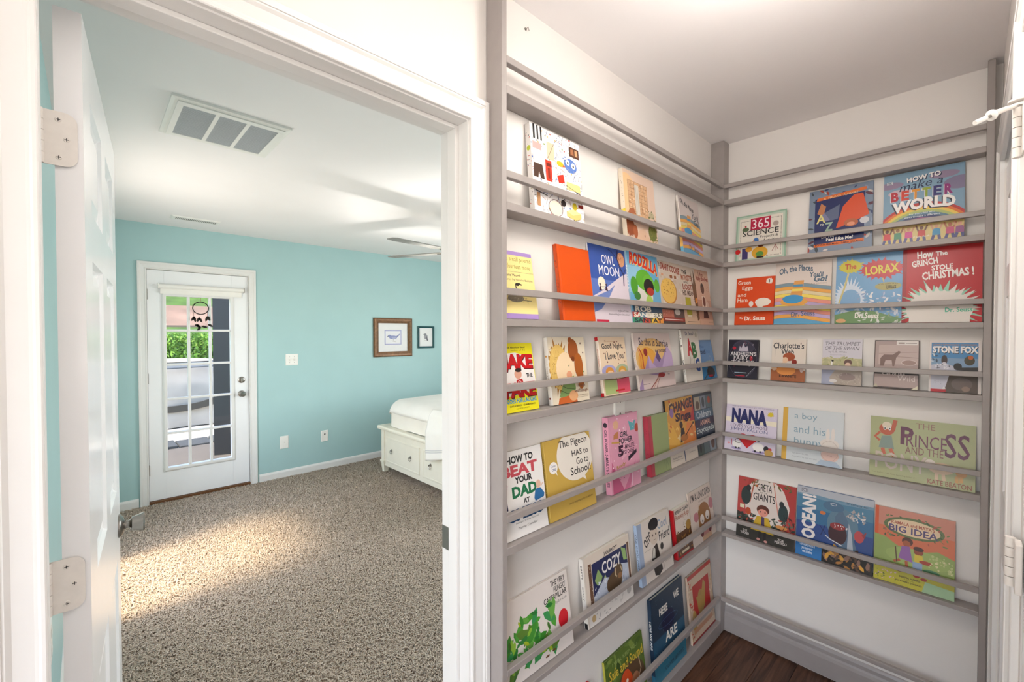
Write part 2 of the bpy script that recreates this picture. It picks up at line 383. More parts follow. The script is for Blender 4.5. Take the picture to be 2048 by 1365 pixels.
def wpar(o, p):
    """parent o (built in world coordinates) to p keeping its place"""
    bpy.context.view_layer.update()
    o.parent = p; o.matrix_parent_inverse = p.matrix_world.inverted()
for z in (1.813, 1.066, .27): make_hinge(d1, -.0485, .1995, z, .0415)
# strike plate on the right jamb
bm = BM(); prism(bm, [(.143, .883), (.181, .883), (.181, .947), (.143, .947), (.143, .925), (.150, .925), (.150, .905), (.143, .905)], .7205, .7225, 'yz')
obj('strike_plate', bm, M_nickel, label='small steel strike plate on the right door jamb', cat='strike plate')

# doors in the right-hand wall, closed
d3 = panel_door('door_3', .748, 2.03, .035, (2.111, WC-.004, FZ+.012), (0, 0, PI), ROWS)
d4 = panel_door('door_4', .758, 2.03, .035, (1.199, WC-.002, FZ+.012), (0, 0, PI), ROWS)
casing('trim_9', 1.358, 2.115, FZ, 2.040, WC, 1, m=M_trim)
casing('trim_10', .445, 1.200+.040, FZ, 2.040, WC, 1, m=M_trim)
for z in (1.848, 1.075, .25):
    hb = BM(); 
    for i in range(5):
        z0 = z-.0445+i*.0178; lathe(hb, [(.0072, z0+.0005), (.0072, z0+.0170)], (1.205, WC+.014, 0), (0, 0, 1), 16)
    h_ = obj('hinge', hb, M_hinge, None, smooth=True, label='white painted hinge with knuckles'); wpar(h_, d4)
    pl = obj('hinge_plate', bx(1.165, WC+.001, z-.0445, 1.199, WC+.010, z+.0445), M_hinge, None, bevel=.002); wpar(pl, h_)
# hinge-pin door stop clipped on the top hinge
ds = empty('hinge_pin_door_stop', (1.205, WC+.014, 1.897), label='white hinge pin door stop with a rubber tip on the top right hinge', cat='door stop')
bm = BM(); lathe(bm, [(.010, 0), (.010, .004), (.006, .005)], (0, 0, -.002), (0, 0, 1), 16); lathe(bm, [(.004, 0), (.013, .001), (.013, .004), (.005, .005)], (0, 0, .006), (0, 0, 1), 16)
obj('pin_collar', bm, M_hinge, ds, smooth=True)
bm = BM(); tube(bm, [(0, 0, 0), (-.012, .014, -.005), (-.024, .028, -.012)], [.0035, .0042, .0052], 10); obj('arm', bm, M_hinge, ds, smooth=True)
bm = BM(); tube(bm, [(-.020, .024, -.011), (-.036, .042, -.021)], .0028, 10); obj('threaded_rod', bm, M_nickel, ds, smooth=True)
bm = BM(); lathe(bm, [(.001, -.001), (.0095, 0), (.0095, .0035), (.001, .0045)], (-.027, .032, -.015), (-.58, .66, -.36), 18); obj('bumper_disc', bm, M_plast, ds, smooth=True)
bm = BM(); tube(bm, [(-.034, .040, -.020), (-.046, .054, -.0285)], [.0042, .0040], 12); obj('rubber_tip', bm, M_plast, ds, smooth=True)

# ================================================================== WALL BOOKCASES
A0, A1, B1 = .804, 2.272, -.8835
SH = {'1': (2.1229, 2.1447), '2': (1.8170, 1.8385), '3': (1.5080, 1.5285), '4': (1.2475, 1.2685), '5': (.8905, .9130), '6': (.4790, .4960), '7': (.000, .0420)}
RZ = [2.2130, 1.9130, 1.6020, 1.3430, .9895, .5705, .160]
SH = dict(SH)
ba = empty('display_bookcase', (A0-.018, 0, FZ), label='grey painted shallow display bookcase filling the wall beside the doorway', cat='bookcase', group='display bookcases')
T = Vector((A0-.018, 0, FZ))
def pbox(name, a, m, root, base_, bevel=.0012, **k):
    bm = BM(); box(bm, *a); bmesh.ops.translate(bm, vec=-base_, verts=bm.verts)
    return obj(name, bm, m, root, bevel=bevel, seg=1, **k)
pbox('stile', (A0-.018, 0, FZ+.002, A0, WY-.0005, ZC-.001), M_grey, ba, T)
for k, (a, b) in SH.items():
    if k == '7':
        pbox('shelf', (A0, 0, FZ+.008, A1-.0003, WY-.0005, b), M_grey, ba, T)
    else: pbox('shelf', (A0, 0, a, A1-.0003, WY-.0005, b), M_grey, ba, T)
for z in RZ: pbox('rail', (A0, 0, z-.0095, A1-.0003, .0175, z+.0095), M_grey, ba, T)
# corner post shared by the two runs belongs to the end-wall bookcase
bb = empty('display_bookcase', (A1, 0, FZ), label='grey painted shallow display bookcase on the end wall of the nook', cat='bookcase', group='display bookcases')
T2 = Vector((A1, 0, FZ))
pbox('corner_post', (A1, .0003, FZ+.010, WB-.0005, WY-.0005, ZC-.001), M_grey, bb, T2)
pbox('stile', (A1, B1-.0195, FZ+.012, WB-.0165, B1, ZC-.001), M_grey, bb, T2)
for k, (a, b) in SH.items():
    if k != '7': pbox('shelf', (A1, B1, a, WB-.0005, 0, b), M_grey, bb, T2)
for z in RZ: pbox('rail', (A1, B1, z-.0095, A1+.0175, 0, z+.0095), M_grey, bb, T2)
# plates and small hardware on the hall walls
def wall_plate(name, c, n, w, h, feats, label, cat='outlet cover', group=None):
    """c centre on wall, n in {'y-','x+','y-far'}; feats list of (u,v,w,h,kind)"""
    e = empty(name, c, (0, 0, {'-y': 0, '+x': radians(90), '-x': radians(-90)}[n]), label=label, cat=cat, group=group)
    bm = BM(); box(bm, -w/2, -.003, -h/2, w/2, 0, h/2); frust(bm, (-w/2, -h/2, w/2, h/2, -.003), (-w/2+.004, -h/2+.004, w/2-.004, h/2-.004, -.006), 'y')
    obj('plate', bm, M_plast, e)
    for u, v, a, b, k in feats:
        if k == 'slot': obj('slot', bx(u-a/2, -.0066, v-b/2, u+a/2, -.0060, v+b/2), M_black, e)
        elif k == 'screw':
            bm = BM(); lathe(bm, [(.0001, 0), (a, 0), (a*.8, .0012), (.0001, .0012)], (u, -.006, v), (0, -1, 0), 10); obj('screw', bm, M_screw, e)
        elif k == 'toggle':
            obj('toggle', bx(u-a/2, -.016, v-b/2, u+a/2, -.006, v+b/2), M_plast, e, bevel=.0015)
        elif k == 'face':
            obj('socket_face', bx(u-a/2, -.0072, v-b/2, u+a/2, -.006, v+b/2), M_plast, e, bevel=.001)
        elif k == 'jack': obj('socket', bx(u-a/2, -.0068, v-b/2, u+a/2, -.006, v+b/2), M_black, e)
    return e
wall_plate('wall_plate', (1.442, WY, 1.186), '-y', .072, .115, [(0, .045, .003, .003, 'screw'), (0, -.045, .003, .003, 'screw'), (0, .0, .006, .012, 'screw')], 'white wall plate with screws behind the pink book on the grey bookcase')
bm = BM(); lathe(bm, [(.0001, 0), (.0045, 0), (.004, .0015), (.0001, .0018)], (.939, WY, 2.383), (0, -1, 0), 12); tube(bm, [(.939, WY-.001, 2.383), (.943, WY-.008, 2.387), (.947, WY-.007, 2.378)], .0012, 6)
obj('wall_hook', bm, M_screw, label='tiny grey metal hook high on the white wall above the bookcase', cat='hook')
# hall ceiling lamp (behind the camera)
hl = empty('ceiling_lamp', (.50, -.45, ZC), label='round flush ceiling lamp of the hall', cat='lamp')
bm = BM(); lathe(bm, [(.16, 0), (.16, -.025), (.150, -.03)], (0, 0, 0), (0, 0, 1), 32); obj('base', bm, M_nickel, hl, smooth=True)
bm = BM(); lathe(bm, [(.148, -.028), (.140, -.055), (.10, -.080), (.05, -.092), (.001, -.095)], (0, 0, 0), (0, 0, 1), 32, cap=False); obj('glass_shade', bm, mat('lamp_glass', 'fff6ea', .5, emit=3), hl, smooth=True)
lamp('hall_lamp_light', 'AREA', (.50, -.45, 2.33), .7, (1.0, .955, .90), (0, 0, 0), shape='DISK', size=.30)
lamp('hall_lamp_glow', 'POINT', (.50, -.45, 2.28), .5, (1.0, .955, .90), shadow_soft_size=.12)

lamp('nook_fill_light', 'AREA', (1.08, -.58, 2.345), 2.0, (1.0, .955, .90), (0, 0, 0), shape='DISK', size=.22)  # fill lights of an unseen lamp added to brighten the nook
lamp('nook_fill_glow', 'POINT', (1.08, -.58, 2.20), 6.0, (1.0, .955, .90), shadow_soft_size=.10)
nl = empty('ceiling_lamp', (1.08, -.58, ZC), label='small round ceiling lamp added out of view to brighten the book nook', cat='lamp')  # lamp body added out of view around the nook fill lights
bm = BM(); lathe(bm, [(.11, 0), (.11, -.02), (.105, -.024)], (0, 0, 0), (0, 0, 1), 28); obj('base', bm, M_nickel, nl, smooth=True)
bm = BM(); lathe(bm, [(.103, -.022), (.095, -.045), (.06, -.062), (.001, -.068)], (0, 0, 0), (0, 0, 1), 28, cap=False); obj('glass_shade', bm, MATS['lamp_glass'], nl, smooth=True)
# unseen uplighter added behind the camera to brighten the ceiling
fl_ = empty('fill_floor_lamp', (-.55, -1.95, FZ), label='unseen uplighter added at the back of the hall as ceiling fill', cat='floor lamp')
for nm, prof in (('base', [(.14, .001), (.14, .02), (.02, .035)]), ('pole', [(.012, .03), (.012, 1.22)])):
    bm = BM(); lathe(bm, prof, (0, 0, 0), (0, 0, 1), 24); obj(nm, bm, M_nickel, fl_, smooth=True)
bm = BM(); lathe(bm, [(.02, 1.20), (.09, 1.23), (.17, 1.30), (.19, 1.35), (.187, 1.35), (.165, 1.305), (.085, 1.238), (.01, 1.212)], (0, 0, 0), (0, 0, 1), 32); obj('lamp_shade', bm, M_nickel, fl_, smooth=True)
lamp('fill_floor_lamp_light', 'POINT', (-.55, -1.95, FZ+1.37), 6, (1.0, .955, .91), shadow_soft_size=.09)

# ================================================================== PATIO DOOR
pd = empty('door_2', (.376, YF+.012, .030), kind='structure'); D = lambda x, z: (x-.376, z-.030)
LWD, LH = .766, 2.015
gx0, gx1, gz0, gz1 = .505-.376, .992-.376, .300-.03, 1.822-.03
bm = BM(); box(bm, 0, 0, 0, gx0-.012, .044, LH); box(bm, gx1+.012, 0, 0, LWD, .044, LH); box(bm, gx0-.012, 0, 0, gx1+.012, .044, gz0-.012); box(bm, gx0-.012, 0, gz1+.012, gx1+.012, .044, LH)
obj('door_frame', bm, M_door, pd, bevel=.002)
bm = BM(); F_ = [(.0, 0), (.0, .012), (.006, .014), (.02, .014), (.030, .008), (.033, 0)]
# raised lite frame
def ring_frame(bm, x0, z0, x1, z1, prof, y, s):
    R = []
    for u, v in prof: R.append([bm.verts.new(p) for p in ((x0-u, y+s*v, z0-u), (x1+u, y+s*v, z0-u), (x1+u, y+s*v, z1+u), (x0-u, y+s*v, z1+u))])
    for a, b in zip(R, R[1:]):
        for i in range(4): bm.faces.new([a[i], a[(i+1) % 4], b[(i+1) % 4], b[i]])
ring_frame(bm, gx0, gz0, gx1, gz1, F_, 0, -1)
for (a, b, c, d) in ((gx0-.012, gz0-.012, gx0, gz1+.012), (gx1, gz0-.012, gx1+.012, gz1+.012), (gx0, gz0-.012, gx1, gz0), (gx0, gz1, gx1, gz1+.012)): box(bm, a, -.0, b, c, .044, d)
obj('lite_frame', bm, M_trim, pd)
cw = (gx1-gx0)/3; rh = (gz1-gz0)/5
for i in (1, 2): obj('muntin', bx(gx0+cw*i-.010, -.006, gz0, gx0+cw*i+.010, .030, gz1), M_trim, pd, bevel=.003)
for i in range(1, 5): obj('muntin', bx(gx0, -.005, gz0+rh*i-.010, gx1, .029, gz0+rh*i+.010), M_trim, pd, bevel=.003)
for i in range(3):
    for j in range(5): obj('pane', bx(gx0+cw*i+.010, .018, gz0+rh*j+.010, gx0+cw*(i+1)-.010, .021, gz0+rh*(j+1)-.010), M_glass, pd)
def lathe_obj(name, prof, c, ax, m, parent, n=24): 
    bm = BM(); lathe(bm, prof, c, ax, n); return obj(name, bm, m, parent, smooth=True)
lathe_obj('knob', [(.031, 0), (.031, .004), (.012, .010), (.011, .028), (.024, .036), (.028, .050), (.024, .060), (.002, .063)], (1.080-.376, 0, .905-.03), (0, -1, 0), M_nickel, pd)
lathe_obj('deadbolt', [(.031, 0), (.030, .006), (.024, .010), (.002, .011)], (1.080-.376, 0, 1.040-.03), (0, -1, 0), M_nickel, pd)
obj('thumb_turn', bx(.698, -.026, .992, .710, -.010, 1.028), M_nickel, pd, bevel=.002).rotation_euler = (0, 0, 0)
for z in (1.80, 1.07, .27):
    bm = BM(); box(bm, -.009, -.006, z-.045, .004, .002, z+.045); lathe(bm, [(.006, z-.045), (.006, z+.045)], (-.003, -.006, 0), (0, 0, 1), 12); obj('hinge', bm, M_nickel, pd, smooth=True)
obj('latch_plate', bx(LWD+.001, -.002, .845, LWD+.004, .02, .905), mat('bronze', '3a2f26', .4, .8), pd)
for nm, a in (('trim_11', (FDX0, YF-.001, 0, .373, YF+.141, FDZ)), ('trim_12', (1.145, YF-.001, 0, FDX1, YF+.141, FDZ)), ('trim_13', (.373, YF-.001, 2.048, 1.145, YF+.141, FDZ))): obj(nm, bx(*a), M_trim, kind='structure')
casing('trim_14', .368, 1.150, .0, 2.053, YF, -1, m=M_trim)
obj('trim_15', bx(.373, YF-.012, .004, 1.145, YF+.15, .028), mat('threshold_wood', '6b4423', .5, noise=.3, nscale=60), kind='structure', bevel=.003)
# roller shade over the glass
rs = empty('roller_shade', (.4535, YF, 1.90), label='white roller shade rolled up above the glass of the patio door', cat='roller shade')
bm = BM(); lathe(bm, [(.001, 0), (.020, 0), (.020, .648), (.001, .648)], (0, -.012, .006), (1, 0, 0), 20); obj('roller', bm, M_plast, rs, smooth=True)
obj('fabric', bx(.012, -.0075, -.060, .632, -.0055, .004), M_plast, rs)
for a in (-.006, .648): obj('bracket', bx(a, -.034, -.016, a+.006, .010, .028), M_nickel if a > 0 else M_plast, rs, bevel=.002)
# dream catcher hanging inside the glass
dc = empty('dream_catcher', (.755, YF-.012, 1.785), label='dark hoop dream catcher with feathers hanging on the patio door glass', cat='ornament')
Mdc = mat('dark_thread', '1c1712', .8)
bm = BM(); tube(bm, [(.060*cos(a), 0, -.062+.056*sin(a)) for a in [2*PI*i/32 for i in range(32)]], .0042, 8, True); obj('hoop', bm, Mdc, dc, smooth=True)
bm = BM(); tube(bm, [(0, 0, .028), (0, 0, -.006)], .002, 6); obj('hanging_loop', bm, mat('twine', '8a7450', .9), dc)
def feather(x, z, L, ang):
    bm = BM(); n = 9; prev = None
    P = []
    for i in range(n):
        t = i/(n-1); wv = .012*sin(PI*min(1, t*1.15+.05))**.6*(1 if i % 2 else .72)
        P.append((t*L, wv))
    up_ = [(a, b) for a, b in P]; dn = [(a, -b) for a, b in P[::-1]]
    pts = [(x+cos(ang)*a-sin(ang)*b, z+sin(ang)*a+cos(ang)*b) for a, b in up_+dn]
    prism(bm, pts, -.0006, .0006, 'xz'); obj('feather', bm, Mdc, dc)
for x, z, s in ((-.052, -.100, .045), (-.014, -.118, .035), (.052, -.098, .042)):
    bm = BM(); tube(bm, [(x, 0, z+.01), (x, 0, z-s)], .0014, 6); obj('cord', bm, Mdc, dc)
    feather(x, z-s+.006, .062, -PI/2+(.25 if x < -.03 else -.3 if x > 0 else .5)); feather(x+.004, z-s+.006, .055, -PI/2+(-.5 if x < -.03 else .3 if x > 0 else -.45))
for x, z, a in ((-.045, -.215, -.3), (.0, -.235, -2.3), (.010, -.225, -.4), (.055, -.21, -.5), (-.03, -.21, -1.0)): feather(x, z, .05, a)

# ================================================================== BEDROOM FITTINGS
wall_plate('light_switch', (1.5385, YF, 1.218), '-y', .122, .118, [(-.023, 0, .010, .022, 'toggle'), (.023, 0, .010, .022, 'toggle'), (-.023, .03, .003, 0, 'screw'), (.023, .03, .003, 0, 'screw'), (-.023, -.03, .003, 0, 'screw'), (.023, -.03, .003, 0, 'screw')], 'white double toggle light switch beside the patio door', 'light switch')
wall_plate('outlet_cover', (1.456, YF, .366), '-y', .084, .130, [(0, .028, .032, .028, 'face'), (0, -.028, .032, .028, 'face'), (0, 0, .003, 0, 'screw'), (-.006, .03, .003, .009, 'slot'), (.006, .03, .003, .009, 'slot')], 'white duplex power outlet low on the teal wall nearest the patio door', 'outlet')
wall_plate('cable_jack_cover', (1.868, YF, .366), '-y', .075, .120, [(0, .02, .014, .014, 'jack'), (0, -.018, .014, .014, 'face')], 'white cable jack plate low on the teal wall near the bed', 'outlet')
wall_plate('outlet_cover', (XL, 1.085, .55), '+x', .075, .120, [(0, .028, .032, .028, 'face'), (0, -.028, .032, .028, 'face')], 'white plate on the left bedroom wall glimpsed behind the open door', 'outlet')
# return-air vent in the ceiling
rv = empty('return_air_vent', (.475, 1.558, ZC), label='large white ceiling return air vent with three grey filter panels', cat='air vent')
Mgr = mat('vent_mesh', 'b2b4b7', .8, noise=.3, nscale=600)
bm = BM(); a = .222; 
R = [(-a, -a, a, a, 0), (-a, -a, a, a, -.010), (-a+.012, -a+.012, a-.012, a-.012, -.013)]
for p, q in zip(R, R[1:]): frust(bm, p, q)
obj('frame', bm, M_plast, rv)
xs = [-.185, -.062, .062, .185]
bm = BM(); 
box(bm, -.200, -.200, -.018, .200, -.168, -.0125); box(bm, -.200, .168, -.018, .200, .200, -.0125)
for x0, x1 in ((-.200, -.178), (-.066, -.050), (.050, .066), (.178, .200)): box(bm, x0, -.168, -.018, x1, .168, -.0125)
obj('door_panel', bm, M_plast, rv, bevel=.001)
for x0, x1 in ((-.178, -.066), (-.050, .050), (.066, .178)):
    obj('filter_panel', bx(x0, -.168, -.0155, x1, .168, -.0130), Mgr, rv)
    bm = BM(); n = 34
    for i in range(n):
        y = -.168+.336*(i+.5)/n; box(bm, x0, y-.0016, -.0172, x1, y+.0016, -.0156)
    obj('louver', bm, M_plast if False else mat('vent_louver', 'cfd0d2', .6), rv, kind='stuff')
sv = empty('supply_vent', (.667, 3.64, ZC), label='small white slotted ceiling register near the patio door', cat='air vent')
bm = BM(); frust(bm, (-.170, -.065, .170, .065, 0), (-.158, -.053, .158, .053, -.008)); obj('frame', bm, M_plast, sv)
for i in range(24):
    x = -.135+i*.0117
    obj('slot', bx(x, -.03, -.0088, x+.006, .03, -.0081), mat('vent_slot', '77746f', .8), sv)
# pictures
def framed(name, x0, z0, x1, z1, fw_, fm, label, art):
    cx, cz = (x0+x1)/2, (z0+z1)/2; w_, h_ = x1-x0, z1-z0
    e = empty(name, (cx, YF, cz), label=label, cat='picture'); bm = BM()
    prof = [(0, .006), (-0.0, .012), (fw_*.2, .016), (fw_*.5, .021), (fw_*.8, .024), (fw_, .020), (fw_, 0)]
    R = [[bm.verts.new(p) for p in ((sx*(w_/2-fw_+u), -v, sz*(h_/2-fw_+u)) for sx, sz in ((-1, -1), (1, -1), (1, 1), (-1, 1)))] for u, v in prof]
    for a, b in zip(R, R[1:]):
        for i in range(4): bm.faces.new([a[i], a[(i+1) % 4], b[(i+1) % 4], b[i]])
    obj('frame', bm, fm, e)
    a, b = w_/2-fw_, h_/2-fw_
    obj('mat_board', bx(-a, -.005, -b, a, -.001, b), mat('mat_board', 'e9e6e6', .7), e)
    art(e, a, b); return e

# ================================================================== FLAT PRINT (covers, pictures)
GLY = {}
def bake_text(keys):
    tmp = []
    for k in keys:
        s, b = k
        c = bpy.data.curves.new('t', 'FONT'); c.body = s; c.resolution_u = 2; c.offset = b; c.fill_mode = 'FRONT'
        if '\n' in s: c.align_x = 'CENTER'; c.space_line = .85
        o = bpy.data.objects.new('t', c); COL.objects.link(o); tmp.append((k, o, c))
    bpy.context.view_layer.update(); dg = bpy.context.evaluated_depsgraph_get()
    for k, o, c in tmp:
        me = o.evaluated_get(dg).to_mesh()
        n = len(me.vertices); v = np.empty(n*3, np.float32); me.vertices.foreach_get('co', v); v = v.reshape(-1, 3)[:, :2].copy()
        F = [tuple(p.vertices) for p in me.polygons]
        lo, hi = v.min(0), v.max(0); GLY[k] = ((v-lo)/(hi-lo), F)
    for k, o, c in tmp: bpy.data.objects.remove(o); bpy.data.curves.remove(c)
def clip(P, W, H):
    for ax, lim, sg in ((0, 0, 1), (0, W, -1), (1, 0, 1), (1, H, -1)):
        Q = []
        for i in range(len(P)):
            a, b = P[i-1], P[i]; ia = sg*(a[ax]-lim) >= 0; ib = sg*(b[ax]-lim) >= 0
            if ia != ib:
                t = (lim-a[ax])/(b[ax]-a[ax]); Q.append((a[0]+t*(b[0]-a[0]), a[1]+t*(b[1]-a[1])))
            if ib: Q.append(b)
        P = Q
        if len(P) < 3: return []
    return P
def stroke(P, wd):
    n = len(P); L = []; R = []
    for i in range(n):
        a = P[max(0, i-1)]; b = P[min(n-1, i+1)]; dx, dy = b[0]-a[0], b[1]-a[1]; l = sqrt(dx*dx+dy*dy) or 1
        nx, ny = -dy/l*wd/2, dx/l*wd/2; L.append((P[i][0]+nx, P[i][1]+ny)); R.append((P[i][0]-nx, P[i][1]-ny))
    return [[L[i], L[i+1], R[i+1], R[i]] for i in range(n-1)]
def ART(parent, W, H, cmds, loc=(0, 0, 0), rot=(0, 0, 0), dy=1.6e-5, names='cover_print'):
    sets = [([], [], []), ([], [], [])]; lay = 1
    def add(k, pts, col, faces=None):
        V, F, C = sets[k]; b = len(V); d = -dy*lay
        V += [(x, d, z) for x, z in pts]
        for f in (faces or [tuple(range(len(pts)))]): F.append(tuple(b+i for i in f)); C.append(col)
    for c in cmds:
        k = c[0]; lay += 1
        if k == 'r': x0, y0, x1, y1, col = c[1:6]; add(0, [(x0*W, y0*H), (x1*W, y0*H), (x1*W, y1*H), (x0*W, y1*H)], lin(col))
        elif k == 'e':
            cx, cy, rx, ry, col = c[1:6]; n = c[6] if len(c) > 6 else 22
            P = clip([((cx+rx*cos(2*PI*i/n))*W, (cy+ry*sin(2*PI*i/n))*H) for i in range(n)], W, H)
            if P: add(0, P, lin(col))
        elif k == 'p':
            P = clip([(x*W, y*H) for x, y in c[1]], W, H)
            if P: add(0, P, lin(c[2]))
        elif k == 'l':
            for q in stroke([(x*W, y*H) for x, y in c[1]], c[2]*H):
                q = clip(q, W, H)
                if q: add(0, q, lin(c[3]))
        elif k == 'o':
            cx, cy, rx, ry, wd, col = c[1:7]; n = 26
            for q in stroke([((cx+rx*cos(2*PI*i/n))*W, (cy+ry*sin(2*PI*i/n))*H) for i in range(n+1)], wd*H):
                q = clip(q, W, H)
                if q: add(0, q, lin(col))
        elif k == 'b':
            cx, cy, ax, ay, bx_, by_, n, col = c[1:9]; rg = random.Random(c[9] if len(c) > 9 else 1); P = []
            for i in range(n):
                a = 2*PI*i/n; f = 1+rg.uniform(-.18, .18) if i % 2 == 0 else 1
                rx, ry = (ax*f, ay*f) if i % 2 == 0 else (bx_, by_); P.append(((cx+rx*cos(a))*W, (cy+ry*sin(a))*H))
            # star-shaped: fan of triangles so clipping stays valid
            m = (cx*W, cy*H)
            for i in range(n):
                q = clip([m, P[i], P[(i+1) % n]], W, H)
                if q: add(0, q, lin(col))
        elif k == 's':
            n, x0, y0, x1, y1, sz, cols, seed, kind = c[1:10]; rg = random.Random(seed); cols = cols.split()
            for i in range(n):
                x, y = rg.uniform(x0, x1)*W, rg.uniform(y0, y1)*H; s = sz*rg.uniform(.6, 1.3)*H; a = rg.uniform(0, PI); col = lin(rg.choice(cols)); lay += .12
                if kind == 'e': P = [(x+s*cos(a+2*PI*j/7), y+s*sin(a+2*PI*j/7)) for j in range(7)]
                elif kind == 'f': P = [(x+s*cos(a)*p-s*sin(a)*q, y+s*sin(a)*p+s*cos(a)*q) for p, q in ((-1, 0), (-.4, .38), (.5, .34), (1, 0), (.5, -.34), (-.4, -.38))]
                elif kind == 'l': P = stroke([(x-s*cos(a), y-s*sin(a)), (x+s*cos(a), y+s*sin(a))], s*.16)[0]
                elif kind == 'r': P = [(x-s*.5, y-s*.35), (x+s*.5, y-s*.35), (x+s*.5, y+s*.35), (x-s*.5, y+s*.35)]
                P = clip(P, W, H)
                if P: add(0, P, col)
        elif k == 't':
            s, x0, y0, x1, y1, col = c[1:7]; o = c[7] if len(c) > 7 else {}
            g, F = GLY[(s, o.get('b', 0))]; rot_ = radians(o.get('rot', 0)); w_, h_ = (x1-x0)*W, (y1-y0)*H
            cx, cy = (x0+x1)/2*W, (y0+y1)/2*H
            if abs(o.get('rot', 0)) == 90: w_, h_ = h_, w_
            X = (g[:, 0]-.5)*w_+o.get('sl', 0)*(g[:, 1]-.5)*h_; Y = (g[:, 1]-.5)*h_+o.get('arc', 0)*H*(1-(2*g[:, 0]-1)**2)
            ca, sa = cos(rot_), sin(rot_); X, Y = cx+X*ca-Y*sa, cy+X*sa+Y*ca
            X = np.clip(X, 0, W); Y = np.clip(Y, 0, H)
            if o.get('sh'):
                lay += .5; q = o['sh']; add(1, list(zip((X+q[0]*H).tolist(), (Y+q[1]*H).tolist())), lin(q[2]), F); lay += .5
            add(1, list(zip(X.tolist(), Y.tolist())), lin(col), F)
    out = []; nv = len(sets[0][0])
    V = sets[0][0]+sets[1][0]; F = sets[0][1]+[tuple(i+nv for i in f) for f in sets[1][1]]; C = sets[0][2]+sets[1][2]
    for nm in (names,):
        if not F: continue
        me = bpy.data.meshes.new(nm); me.from_pydata(V, [], F); me.update()
        at = me.color_attributes.new('Col', 'FLOAT_COLOR', 'CORNER'); arr = np.ones((len(me.loops), 4), np.float32); i = 0
        tot = np.empty(len(me.polygons), np.int32); me.polygons.foreach_get('loop_total', tot)
        if len(tot) == len(C): arr[:, :3] = np.repeat(np.array(C, np.float32), tot, axis=0)
        at.data.foreach_set('color', arr.ravel()); me.materials.append(M_ink)
        o = bpy.data.objects.new(nm, me); COL.objects.link(o); o.parent = parent; o.location = loc; o.rotation_euler = rot; out.append(o)
    return out
def colored(name, bm, parent, cols, **k):
    """mesh whose faces take printed colours by material_index -> cols[i]"""
    bmesh.ops.recalc_face_normals(bm, faces=bm.faces)
    me = bpy.data.meshes.new(name); bm.to_mesh(me); bm.free(); at = me.color_attributes.new('Col', 'FLOAT_COLOR', 'CORNER')
    C = [lin(c) for c in cols]; arr = np.ones((len(me.loops), 4), np.float32)
    for p in me.polygons:
        for l in p.loop_indices: arr[l, :3] = C[p.material_index]
        p.material_index = 0
    at.data.foreach_set('color', arr.ravel()); me.materials.append(M_ink)
    o = bpy.data.objects.new(name, me); COL.objects.link(o); o.parent = parent; return tag(o, **k)
def book(key, wall, sh, a0, a1, h, t, hard, cover, spine, cmds, scmds, label, yb=.0195, tiltz=0):
    zb = SH[sh][1]; W = a1-a0; c = .0028 if hard else .0008
    s_ = max(.0, min(.5, (WY-.0008-yb-t)/h)); a = asin(s_)
    if wall == 'A': loc = (a0, yb, zb+t*sin(a)+.0004); rz = 0
    else: loc = (A1+yb, -a0, zb+t*sin(a)+.0004); rz = -PI/2
    R = Matrix.Rotation(rz, 4, 'Z') @ Matrix.Rotation(-a, 4, 'X')
    e = empty('book', loc, R.to_euler(), label=label, cat='book', group='books faced out on the side wall' if wall == 'A' else 'books faced out on the end wall')
    bm = BM(); P = [(0, 0), (W, 0), (W, c), (c, c), (c, t-c), (W, t-c), (W, t), (0, t)]
    if hard: P = [(.0015, 0), (.0075, 0), (.009, .0012), (.0105, 0), (W, 0), (W, c), (c, c+.0005), (c, t-c), (W, t-c), (W, t), (.0015, t), (0, t*.75), (-.0008, t*.5), (0, t*.25)]
    prism(bm, P, 0, h, 'xy')
    bm.faces.ensure_lookup_table()
    for f in bm.faces:
        if all(v.co.x < .0016 for v in f.verts): f.material_index = 1
    colored('cover', bm, e, (cover, spine))
    m = .003 if hard else .0
    bm = BM(); box(bm, c+.0006, c+.0002, m, W-(m or .0002), t-c-.0002, h-m-(0 if hard else 0)); obj('page_block', bm, M_paper, e)
    if cmds: ART(e, W, h, cmds)
    if scmds: ART(e, t, h, scmds, loc=(-.0009 if hard else -.0001, t, 0), rot=(0, 0, -PI/2), names='spine_print')
    return e

